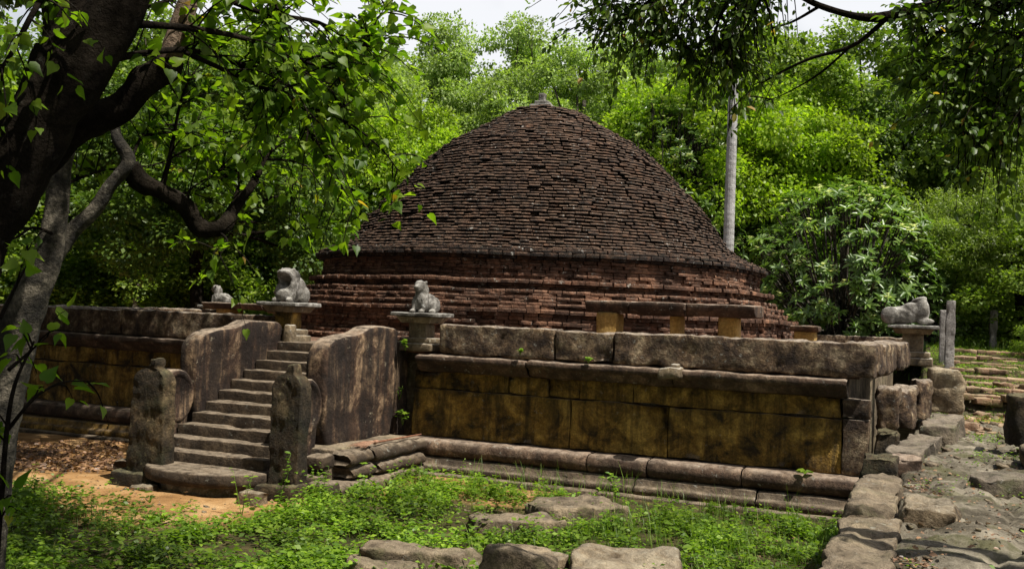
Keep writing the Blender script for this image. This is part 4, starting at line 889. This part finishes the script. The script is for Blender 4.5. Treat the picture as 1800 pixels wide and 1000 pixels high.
limb(T1, 'trunk', [(-190, 1500, 5.2, .24), (-150, 1000, 5.2, .21), (-110, 700, 5.2, .195), (-55, 430, 5.2, .185), (5, 330, 5.2, .18), (52, 245, 5.2, .175), (95, 165, 5.2, .16), (112, 90, 5.2, .13)], 'darkbark', 22, bump=.10)
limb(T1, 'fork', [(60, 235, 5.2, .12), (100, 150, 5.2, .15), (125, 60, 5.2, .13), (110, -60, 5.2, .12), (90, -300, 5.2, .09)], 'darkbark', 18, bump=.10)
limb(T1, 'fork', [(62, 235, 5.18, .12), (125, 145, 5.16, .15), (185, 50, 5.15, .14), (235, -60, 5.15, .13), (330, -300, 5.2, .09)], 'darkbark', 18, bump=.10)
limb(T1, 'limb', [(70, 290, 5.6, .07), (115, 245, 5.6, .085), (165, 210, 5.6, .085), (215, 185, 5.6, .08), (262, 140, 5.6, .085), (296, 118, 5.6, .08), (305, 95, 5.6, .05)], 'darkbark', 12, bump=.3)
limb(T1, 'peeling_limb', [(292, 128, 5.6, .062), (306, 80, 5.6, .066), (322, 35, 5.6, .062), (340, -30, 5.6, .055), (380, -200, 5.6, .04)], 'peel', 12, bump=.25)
twigs(T1, [([(235, 42, 5.2), (330, 50, 5.4), (430, 68, 5.7), (520, 105, 6), (600, 122, 6.3), (660, 120, 6.6)], .022), ([(172, 110, 5.2), (230, 98, 5.3), (320, 88, 5.5), (400, 105, 5.8), (470, 150, 6), (520, 200, 6.2), (560, 262, 6.3)], .024),
           ([(325, 92, 5.5), (420, 135, 5.8), (520, 180, 6.1), (610, 215, 6.3), (670, 262, 6.5), (700, 300, 6.5)], .014), ([(340, -30, 5.6), (450, 20, 5.9), (560, 40, 6.1), (630, 80, 6.3), (670, 60, 6.5)], .018),
           ([(380, -80, 5.6), (480, 0, 5.8), (495, 90, 5.9), (520, 190, 6), (575, 280, 6.1), (625, 370, 6.2)], .010), ([(110, -60, 5.2), (60, 20, 4.9), (10, 110, 4.8), (-40, 160, 4.8)], .02), ([(185, 40, 5.2), (300, 0, 5.7), (400, -20, 6.), (520, 20, 6.3)], .015),
           ([(400, 108, 5.8), (500, 130, 6), (570, 175, 6.2), (620, 190, 6.5)], .010), ([(520, 105, 6), (600, 90, 6.3), (640, 50, 6.6), (690, 10, 6.8)], .010)],
      19, .46, .068, 10, 'darkbark', 'heart', HEART, .95, seed=3, droop=.2, spread=.9)
p0 = Dp(0, 900, 7.)
T2 = thing('leaning_tree', 'pale ringed-bark tree at the left with two stems, rising from behind the low leaves', 'tree', (p0.x, p0.y, gz(p0.x, p0.y)))
limb(T2, 'trunk', [(-60, 1100, 7., .20), (-20, 800, 7., .17), (15, 640, 7., .145), (45, 540, 7., .135), (80, 460, 7., .10), (98, 380, 7., .08), (106, 300, 7., .07), (120, 240, 7, .065), (140, 100, 7.2, .06), (150, -100, 7.4, .05)], 'bark', 16, bump=.1)
limb(T2, 'limb', [(70, 490, 7.05, .08), (120, 415, 7.1, .06), (160, 375, 7.1, .055), (192, 330, 7.1, .048), (225, 285, 7.1, .052), (205, 240, 7.1, .04), (200, 180, 7.3, .03)], 'bark', 12)
limb(T2, 'limb', [(225, 295, 7.15, .085), (245, 318, 7.2, .075), (285, 338, 7.3, .06), (325, 362, 7.4, .065), (352, 400, 7.5, .07), (390, 400, 7.5, .06), (412, 365, 7.6, .045), (440, 330, 7.6, .035), (455, 300, 7.7, .025)], 'darkbark', 12, bump=.25)
twigs(T2, [([(283, 336, 7.3), (300, 270, 7.3), (315, 190, 7.2), (335, 130, 7.1)], .022), ([(452, 310, 7.6), (470, 275, 7.7), (500, 245, 7.8), (545, 232, 8.)], .02), ([(470, 280, 7.7), (520, 285, 7.9), (580, 312, 8.1)], .013), ([(412, 365, 7.6), (420, 310, 7.7), (410, 280, 7.8)], .02),
           ([(340, 385, 7.4), (330, 340, 7.4), (370, 310, 7.5), (400, 290, 7.6)], .012), ([(225, 290, 7.1), (260, 230, 7.3), (330, 220, 7.5), (420, 240, 7.8)], .014), ([(380, 402, 7.5), (400, 425, 7.4), (385, 450, 7.3)], .012), ([(110, 420, 7), (60, 400, 6.8), (20, 420, 6.6), (-30, 400, 6.5)], .015),
           ([(100, 330, 7), (180, 300, 7.4), (270, 290, 7.8), (340, 260, 8.2)], .012), ([(300, 345, 7.3), (360, 330, 7.6), (430, 300, 8.), (520, 330, 8.4)], .012)],
      19, .55, .074, 11, 'darkbark', 'heart', HEART, .8, seed=4, droop=.1, spread=1.)
p0 = Dp(30, 760, 5.2)
T3 = thing('leafy_sapling', 'broad-leaved sapling low at the left border, its leaves hanging before the dark wall', 'sapling', (p0.x, p0.y, gz(p0.x, p0.y)))
twigs(T3, [([(-20, 1150, 4.9), (0, 900, 4.9), (20, 700, 4.9), (60, 600, 5.)], .02), ([(10, 760, 4.9), (60, 700, 4.9), (110, 672, 5.), (165, 670, 5.1)], .010), ([(15, 650, 4.9), (50, 620, 5.), (85, 590, 5.1)], .01), ([(0, 560, 4.9), (30, 500, 5), (60, 440, 5)], .01)],
      6.0, .28, .085, 5, 'darkbark', 'heart', HEART, .85, seed=5, spread=.7)
p0 = Vector((6.5, -6.5, .9))
T4 = thing('overhanging_tree', 'tree whose dark bare branch and hanging leaves reach in over the top right corner', 'tree', p0)
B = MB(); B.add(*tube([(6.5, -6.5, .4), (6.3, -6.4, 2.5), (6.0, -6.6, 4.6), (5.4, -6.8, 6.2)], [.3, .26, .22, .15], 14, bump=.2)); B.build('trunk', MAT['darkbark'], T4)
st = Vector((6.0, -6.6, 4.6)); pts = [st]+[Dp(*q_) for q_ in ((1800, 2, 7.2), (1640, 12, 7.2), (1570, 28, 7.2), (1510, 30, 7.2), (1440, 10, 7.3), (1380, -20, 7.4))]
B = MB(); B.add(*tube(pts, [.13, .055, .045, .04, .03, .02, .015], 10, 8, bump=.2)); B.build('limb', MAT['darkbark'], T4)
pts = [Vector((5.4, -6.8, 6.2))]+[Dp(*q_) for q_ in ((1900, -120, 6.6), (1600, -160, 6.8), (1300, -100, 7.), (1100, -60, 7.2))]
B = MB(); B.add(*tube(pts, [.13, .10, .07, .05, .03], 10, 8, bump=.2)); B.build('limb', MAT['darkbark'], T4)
nl = twigs(T4, [([(1560, 32, 7.2), (1500, 80, 7.3), (1420, 105, 7.4), (1350, 140, 7.5), (1300, 175, 7.6)], .018), ([(1500, 78, 7.3), (1440, 130, 7.4), (1380, 165, 7.5), (1340, 180, 7.6)], .010),
           ([(1440, 12, 7.3), (1390, 40, 7.4), (1330, 60, 7.5), (1270, 110, 7.5)], .012), ([(1640, 12, 7.2), (1590, -20, 7.2), (1480, -40, 7.3), (1330, -30, 7.4)], .02)],
      3., .45, .07, 5, 'darkbark', 'hang', LEAFF, .55, seed=6, droop=.8)
twigs(T4, [([(1500, -120, 6.9), (1330, -40, 7.1), (1270, 20, 7.2), (1260, 80, 7.3), (1290, 120, 7.4)], .02), ([(1300, -100, 7.), (1180, -30, 7.2), (1120, 20, 7.3), (1060, 60, 7.4)], .02), ([(1350, -60, 7.), (1220, -10, 7.2), (1190, 50, 7.3), (1210, 90, 7.4)], .015),
           ([(1400, -80, 7.), (1350, -20, 7.1), (1320, 30, 7.2), (1290, 90, 7.3)], .015), ([(1200, -60, 7.1), (1100, -40, 7.2), (1040, 0, 7.3)], .012), ([(1250, -60, 7.1), (1160, 0, 7.2), (1150, 60, 7.3)], .012), ([(1340, -60, 7.1), (1300, 0, 7.2), (1270, 60, 7.3), (1280, 100, 7.4)], .012)],
      44., .42, .062, 15, 'darkbark', 'hang', LEAFF, .55, seed=7, droop=.45, start=.1, spread=1.)
twigs(T4, [([(1950, -60, 6.8), (1800, 60, 6.9), (1700, 120, 7.), (1640, 150, 7.)], .02), ([(1950, 0, 6.8), (1820, 120, 6.9), (1740, 180, 7.), (1680, 220, 7.)], .02), ([(1950, -100, 6.8), (1800, 0, 6.9), (1700, 50, 7), (1620, 60, 7.)], .02),
           ([(1980, 60, 6.7), (1860, 160, 6.8), (1780, 210, 6.9), (1740, 250, 7.)], .02), ([(1850, -80, 6.8), (1720, -20, 6.9), (1620, 10, 7)], .015), ([(1960, 20, 6.9), (1800, 110, 7.2), (1700, 170, 7.4), (1670, 200, 7.4)], .02)],
      50., .45, .064, 16, 'darkbark', 'hang', LEAFF, .65, seed=8, droop=.4, start=.05, spread=1.)
# unseen crown added to the near tree, sized to shade the left wall
Vc, cs = crown_leaves(7.0, 5.0, 1.6, 230, 330, .17, rc=(.6, 1.1), low=-1.)
Vc += np.array([-14.5, -2.5, 9.6])-np.array(ORG[T1.name]); 
o = fast_mesh('crown', Vc, None, MAT['crown_dark'], T1, LEAF4[1])
B = MB()
for i, c in enumerate(cs[:20]):
    e = Vector(c)+Vector((-14.5, -2.5, 9.6)); s0 = Dp(90, -300, 5.2); B.add(*tube([s0, (s0+e)/2+Vector((0, 0, .4)), e], [.09, .05, .02], 6, 4))
B.build('shade_crown_limbs', MAT['darkbark'], T1)
Vc, cs = crown_leaves(2.8, 2.6, .7, 80, 280, .13, rc=(.4, .8), low=-1.)  # second unseen crown, put in to shade the lower left ground
Vc += np.array([-6.4, -8.2, 7.3])-np.array(ORG[T1.name]); fast_mesh('crown', Vc, None, MAT['crown_dark'], T1, LEAF4[1])
B = MB(); s0 = Dp(330, -300, 5.2)
for c in cs[:8]:
    e = Vector(c)+Vector((-6.4, -8.2, 7.3)); B.add(*tube([s0, (s0+e)/2+Vector((0, 0, .4)), e], [.07, .04, .015], 6, 4))
B.build('shade_crown_limbs', MAT['darkbark'], T1)
Vc, cs = crown_leaves(6.4, 3.6, 1.2, 210, 330, .15, rc=(.6, 1.1), low=-1.)  # unseen crown added to the pale tree, blocks sky over the left wall
Vc += np.array([-11.5, -8.2, 8.9])-np.array(ORG[T2.name]); fast_mesh('crown', Vc, None, MAT['crown_dark'], T2, LEAF4[1])
B = MB(); s0 = Dp(150, -100, 7.4)
for c in cs[:14]:
    e = Vector(c)+Vector((-11.5, -8.2, 8.9)); B.add(*tube([s0, (s0+e)/2+Vector((0, 0, .6)), e], [.05, .04, .015], 6, 4))
B.build('shade_crown_limbs', MAT['bark'], T2)
Vc, cs = crown_leaves(5.5, 3.0, .8, 190, 330, .14, rc=(.5, .9), low=-1.)  # further out-of-frame crown layer, added only to darken the left side
Vc += np.array([-15.2, -5.6, 7.6])-np.array(ORG[T2.name]); fast_mesh('crown', Vc, None, MAT['crown_dark'], T2, LEAF4[1])
Vc, cs = crown_leaves(4.2, 3.2, 1.2, 110, 300, .13, rc=(.5, 1.), low=-1.)  # unseen crown added above the camera to cut sky light from the front
Vc += np.array([2.2, -13.2, 9.4])-np.array(ORG[T4.name]); fast_mesh('crown', Vc, None, MAT['crown_dark'], T4, LEAF4[1])
B = MB(); s0 = Vector((5.4, -6.8, 6.2))
for c in cs[:12]:
    e = Vector(c)+Vector((2.2, -13.2, 9.4)); B.add(*tube([s0, (s0+e)/2+Vector((0, 0, .6)), e], [.10, .06, .02], 6, 4))
B.build('shade_crown_limbs', MAT['darkbark'], T4)
# ------------------------------------------------------------------ ground cover
def scatter(n_, x0, x1, y0, y1, dens, rg):
    P = np.stack([rg.uniform(x0, x1, n_), rg.uniform(y0, y1, n_)], 1)
    keep = [rg.random() < dens(x, y) for x, y in P]; return P[np.array(keep)]
def gdens(x, y):
    n1 = fb((x, y, 11), .9, 4); n2 = fb((x, y, 21), 1.6, 3)
    if x > -.72: return 0
    if x > -7.2: d = sst(-.35, -1.0, y+.5*n1)
    else: d = sst(-4.1, -5.0, y+.6*n1+.12*(x+9))
    if x < -11 : d *= .6
    for (cx, cy, r) in STN:
        if (x-cx)**2+(y-cy)**2 < r*r: return 0
    n3 = fb((x, y, 71), .7, 3); return d*(.12+.88*sst(-.22, .1, n2))*(.45+.55*sst(-.3, .0, n3))
STN = [(Zp(px, py, .1).x, Zp(px, py, .1).y, r) for px, py, r in ((905, 908, .42), (1010, 885, .52), (905, 975, .3), (1095, 985, .42), (750, 970, .3))]
rg = np.random.default_rng(31)
P = scatter(21000, -14, -.6, -9.6, -.2, gdens, rg); Z = samp_ground(P); m = len(P)
k = 12; C = np.repeat(np.column_stack([P, Z]), k, 0); n_ = len(C); hh = np.repeat(rg.uniform(.04, .20, m)*(1+.8*(rg.random(m) > .9)), k)
hh = hh*(1+.9*np.exp(-((C[:, 0]+6.3)/1.3)**2-((C[:, 1]+3.1)/.9)**2)); C[:, 2] += hh*rg.uniform(.35, 1.1, n_); C[:, :2] += rg.normal(0, .045, (n_, 2))
an = rg.uniform(0, 6.28, n_); Dd = np.stack([np.cos(an), np.sin(an), rg.uniform(-.3, .5, n_)], 1)
o = fast_mesh('ground_cover', leaves(C, Dd, rg.normal(0, .35, (n_, 3))+np.array([0, 0, 1]), rg.uniform(.03, .085, n_), .62, LEAF4), None, MAT['weed'], None, LEAF4[1]); tag(o, 'low leafy weeds covering the ground before the wall', 'ground cover', kind='stuff')
BL = (np.array([(0, -.5, 0), (0, .5, 0), (.5, .38, 0), (.5, -.38, 0), (.85, .2, 0), (.85, -.2, 0), (1, 0, 0)]), [[0, 1, 2, 3], [3, 2, 4, 5], [5, 4, 6]])
def blades(P, Z, k, h0, h1, wid, rg, bend=.5):
    C = np.repeat(np.column_stack([P, Z]), k, 0); n_ = len(C); C[:, :2] += rg.normal(0, .05, (n_, 2)); C[:, 2] -= .01
    an = rg.uniform(0, 6.28, n_); lean = rg.uniform(.1, .7, n_); h = rg.uniform(h0, h1, n_)*np.repeat(rg.uniform(.5, 1.2, len(P)), k)
    side = np.stack([np.cos(an), np.sin(an), 0*an], 1); t = BL[0]; s = np.cross(side, [0, 0, 1.])
    a = t[None, :, 0]; out_ = C[:, None, :]+np.array([0, 0, 1.])*(h[:, None]*(a-.25*bend*lean[:, None]*a**3*2))[:, :, None]+side[:, None, :]*(h*lean)[:, None, None]*(a**2)[:, :, None]+s[:, None, :]*(t[None, :, 1]*wid)[:, :, None]
    return out_
def gd2(x, y):
    d = gdens(x, y); s = sst(-.1, .3, fb((x, y, 41), .8, 3)); r_ = sst(-5, -3.4, x)
    return d*max(s*.5, r_)
P = scatter(15000, -12, -.66, -9., -.35, gd2, rg); Z = samp_ground(P)
V1 = blades(P, Z, 6, .08, .30, .007, rg)
P2 = np.array([(Zp(px+rg.normal(0, 16), py+rg.normal(0, 5), .05)[:2]) for px, py in [(880, 850), (920, 850), (960, 855), (1000, 858), (1080, 868), (1290, 905), (1380, 910), (1180, 880), (830, 850), (1100, 930), (1150, 950), (1230, 960), (1330, 960), (760, 845)] for _ in range(6)])
V2 = blades(P2, samp_ground(P2), 7, .25, .5, .007, rg, bend=.9)
o = fast_mesh('grass', np.concatenate([V1, V2]), None, MAT['grass'], None, BL[1]); tag(o, 'green grass tufts before the platform wall', 'grass', kind='stuff')
# green and litter on the right terrace
def td(x, y): 
    n1 = fb((x, y, 51), 1.4, 4)
    if x < -.2: return 0
    return (sst(.05, .35, n1) if y < 7 else sst(-.3, .1, n1))*(.25 if y < 3 else .95)*(1 if x < 3 else .5)
P = scatter(16000, -.3, 3.2, -8, 18, td, rg); Z = samp_ground(P); P[:, 0] += 0; k = 5
C = np.repeat(np.column_stack([P, Z]), k, 0); n_ = len(C); C[:, 2] += rg.uniform(.0, .05, n_); C[:, :2] += rg.normal(0, .06, (n_, 2)); an = rg.uniform(0, 6.28, n_)
o = fast_mesh('moss_and_weeds', leaves(C, np.stack([np.cos(an), np.sin(an), rg.uniform(0, .6, n_)], 1), rg.normal(0, .35, (n_, 3))+np.array([0, 0, 1]), rg.uniform(.02, .05, n_), .6, LEAF4), None, MAT['weed'], None, LEAF4[1]); tag(o, 'low green growth on the right terrace and steps', 'ground cover', kind='stuff')
P = scatter(60000, -3, 40, 17, 70, lambda x, y: .45, rg); Z = samp_ground(P)
o = fast_mesh('meadow_grass', blades(P, Z, 2, .15, .4, .03, rg), None, MAT['grass'], None, BL[1]); tag(o, 'sunny grass beyond the far end of the path', 'grass', kind='stuff')
def litter(name, label, P, size, zo=.01):
    Z = samp_ground(P); n_ = len(P); C = np.column_stack([P, Z+zo+rg.uniform(0, .025, n_)]); an = rg.uniform(0, 6.28, n_)
    o_ = fast_mesh(name, leaves(C, np.stack([np.cos(an), np.sin(an), rg.normal(0, .25, n_)], 1), rg.normal(0, .4, (n_, 3))+np.array([0, 0, 1]), size*rg.uniform(.5, 1.2, n_), .6, LEAFF), None, MAT['litter'], None, LEAFF[1]); tag(o_, label, 'leaf litter', kind='stuff')
pl = np.array([Zp(rg.uniform(20, 215), rg.uniform(778, 830), 0)[:2] for _ in range(1400)]); litter('leaf_litter', 'brown dead leaves on the ground before the dark left wall', pl, .09)
pr_ = np.concatenate([np.array([Zp(rg.normal(1620, 26), rg.normal(850, 14), .95)[:2] for _ in range(160)]), np.array([Zp(rg.normal(1600, 26), rg.normal(980, 10), .95)[:2] for _ in range(160)]), np.array([Zp(rg.uniform(1590, 1800), rg.uniform(790, 960), .95)[:2] for _ in range(260)])])
litter('leaf_litter', 'brown dead leaves scattered over the right terrace', pr_, .045)
def rubble(name, label, P, smin, smax, mat, flat=.5):
    Z = samp_ground(P); n_ = len(P); cube = np.array([(x, y, z) for x in (-.5, .5) for y in (-.5, .5) for z in (-.5, .5)])
    sz = smin*(smax/smin)**(rg.random(n_)**1.8); V = cube[None]*(1+rg.uniform(-.35, .2, (n_, 8, 1)))*np.stack([np.ones(n_), rg.uniform(.5, 1., n_), rg.uniform(.25, flat, n_)], 1)[:, None, :]*sz[:, None, None]+rg.normal(0, .07, (n_, 8, 3))*sz[:, None, None]
    an = rg.uniform(0, 6.28, n_); c_, s_ = np.cos(an)[:, None], np.sin(an)[:, None]
    V = np.stack([V[:, :, 0]*c_-V[:, :, 1]*s_, V[:, :, 0]*s_+V[:, :, 1]*c_, V[:, :, 2]+rg.normal(0, .25, (n_, 1))*V[:, :, 0]], 2)+np.column_stack([P, Z+sz*.06])[:, None, :]
    o_ = fast_mesh(name, V, None, MAT[mat], None, [[0, 1, 3, 2], [4, 6, 7, 5], [0, 4, 5, 1], [2, 3, 7, 6], [0, 2, 6, 4], [1, 5, 7, 3]]); tag(o_, label, 'rubble', kind='stuff')
rubble('rubble', 'broken rock rubble over the right terrace and path', scatter(1100, -.25, 3.2, -8.5, 8, lambda x, y: .15+.85*sst(-.1, .3, fb((x, y, 81), 1.1, 3)), rg), .02, .17, 'rock')
rubble('brick_rubble', 'reddish brick crumbs on the sandy path', scatter(700, .1, 2.2, 3.5, 9, lambda x, y: .7, rg), .03, .2, 'pathbrick')
rubble('pebbles', 'small pebbles on the sand round the stairs', np.concatenate([scatter(900, -14, -6.8, -5., -2, lambda x, y: .5, rg), scatter(300, -7, -5, -2.5, -.3, lambda x, y: .6, rg)]), .012, .06, 'warmrock')
litter('lawn_litter', 'dead leaves lying among the weeds', scatter(1500, -12, -.8, -8, -.4, lambda x, y: .6, rg), .06, .03)
P = scatter(900, -9., -1., -7.5, -.6, lambda x, y: gdens(x, y)*sst(.0, .3, fb((x, y, 91), 1.1, 3)+.25*(x < -4.5)), rg); Z = samp_ground(P); k = 9
C = np.repeat(np.column_stack([P, Z]), k, 0); n_ = len(C); C[:, 2] += np.repeat(rg.uniform(.06, .28, len(P)), k)*rg.uniform(.4, 1.1, n_); C[:, :2] += rg.normal(0, .05, (n_, 2)); an = rg.uniform(0, 6.28, n_)
o = fast_mesh('broad_weeds', leaves(C, np.stack([np.cos(an), np.sin(an), rg.uniform(-.3, .4, n_)], 1), rg.normal(0, .3, (n_, 3))+np.array([0, 0, 1]), rg.uniform(.06, .12, n_), .6, LEAFF), None, MAT['weed'], None, LEAFF[1]); tag(o, 'taller broad-leaved weeds in patches before the wall', 'ground cover', kind='stuff')
# leafy undergrowth, bottom left
P = scatter(2600, -9.5, -2., -11.2, -6.2, lambda x, y: sst(-.1, .2, fb((x, y, 61), 1.2, 3)), rg); Z = samp_ground(P); k = 14
C = np.repeat(np.column_stack([P, Z]), k, 0); n_ = len(C); C[:, 2] += rg.uniform(.02, .22, n_); C[:, :2] += rg.normal(0, .08, (n_, 2)); an = rg.uniform(0, 6.28, n_)
o = fast_mesh('undergrowth', leaves(C, np.stack([np.cos(an), np.sin(an), rg.uniform(-.2, .6, n_)], 1), rg.normal(0, .35, (n_, 3))+np.array([0, 0, 1]), rg.uniform(.03, .08, n_), .5, LEAF4), None, MAT['weed'], None, LEAF4[1]); tag(o, 'leafy shaded undergrowth at the lower left', 'undergrowth', kind='stuff')
# single seedlings that can be counted
def sprig(px, py, z_=None, y=None, h=.2, n=10, ls=.08, label='', cat='seedling', name='seedling', cl=1.):
    p_ = Yp(px, py, y) if y is not None else Zp(px, py, z_)
    T = thing(name, label, cat, p_, 'seedlings growing on and before the stonework'); Bs = MB(); C = []; Dv = []; NN = []
    for s in range(max(1, int(3*cl))):
        an = random.uniform(0, 6.28); e = p_+Vector((math.cos(an)*h*.25, math.sin(an)*h*.25-.03, h*random.uniform(.7, 1.)))
        Bs.add(*tube([p_-Vector((0, 0, .02)), (p_+e)/2+Vector((random.uniform(-.02, .02), -.01, 0)), e], [.005, .004, .002], 4, 3))
        for j in range(n):
            q_ = p_.lerp(e, random.uniform(.3, 1.05)); a2 = random.uniform(0, 6.28); C.append(q_); Dv.append((math.cos(a2), math.sin(a2)-.3, random.uniform(-.1, .5))); NN.append((random.uniform(-.3, .3), random.uniform(-.5, .1), 1))
    Bs.build('stem', MAT['weed'], T)
    fast_mesh('leaves', leaves(np.array([list(c) for c in C])-np.array(p_), np.array(Dv), np.array(NN), ls*rng.uniform(.6, 1.1, len(C)), .6, LEAFF), None, MAT['weed'], T, LEAFF[1])
sprig(713, 614, y=.1, h=.16, n=6, ls=.09, label='bright seedling beside the right lion pedestal base')
sprig(915, 622, y=.2, h=.07, n=7, ls=.07, label='left one of two small seedlings on the cornice under the parapet')
sprig(1035, 636, y=.2, h=.06, n=7, ls=.07, label='right one of two small seedlings on the cornice under the parapet')
sprig(1416, 832, y=.15, h=.05, n=2, ls=.14, label='broad two-leaved seedling on the torus moulding near the right end')
sprig(708, 745, y=.25, h=.22, n=4, ls=.12, label='round-leaved creeper in the dark gap beside the right balustrade')
sprig(702, 700, y=.3, h=.25, n=4, ls=.05, label='thin creeper higher up in the gap beside the right balustrade')
sprig(482, 905, z_=0., h=.75, n=9, ls=.08, label='tall thin weed standing before the black guard stone', name='tall_weed', cat='weed')
sprig(425, 905, z_=0., h=.55, n=8, ls=.07, label='thin weed before the right end of the bottom step', name='tall_weed', cat='weed')
sprig(560, 885, z_=0., h=.5, n=12, ls=.07, label='bushy weed before the broken front of the stepped plinth', name='tall_weed', cat='weed', cl=1.6)
sprig(1085, 885, z_=0., h=.42, n=14, ls=.07, label='bushy weed beside the wide flat stone before the wall', name='tall_weed', cat='weed', cl=1.6)
sprig(640, 880, z_=0., h=.3, n=12, ls=.07, label='leafy weed before the plinth corner', name='tall_weed', cat='weed', cl=1.6)
print('objects', len(bpy.data.objects), 'polys', sum(len(m_.polygons) for m_ in bpy.data.meshes))
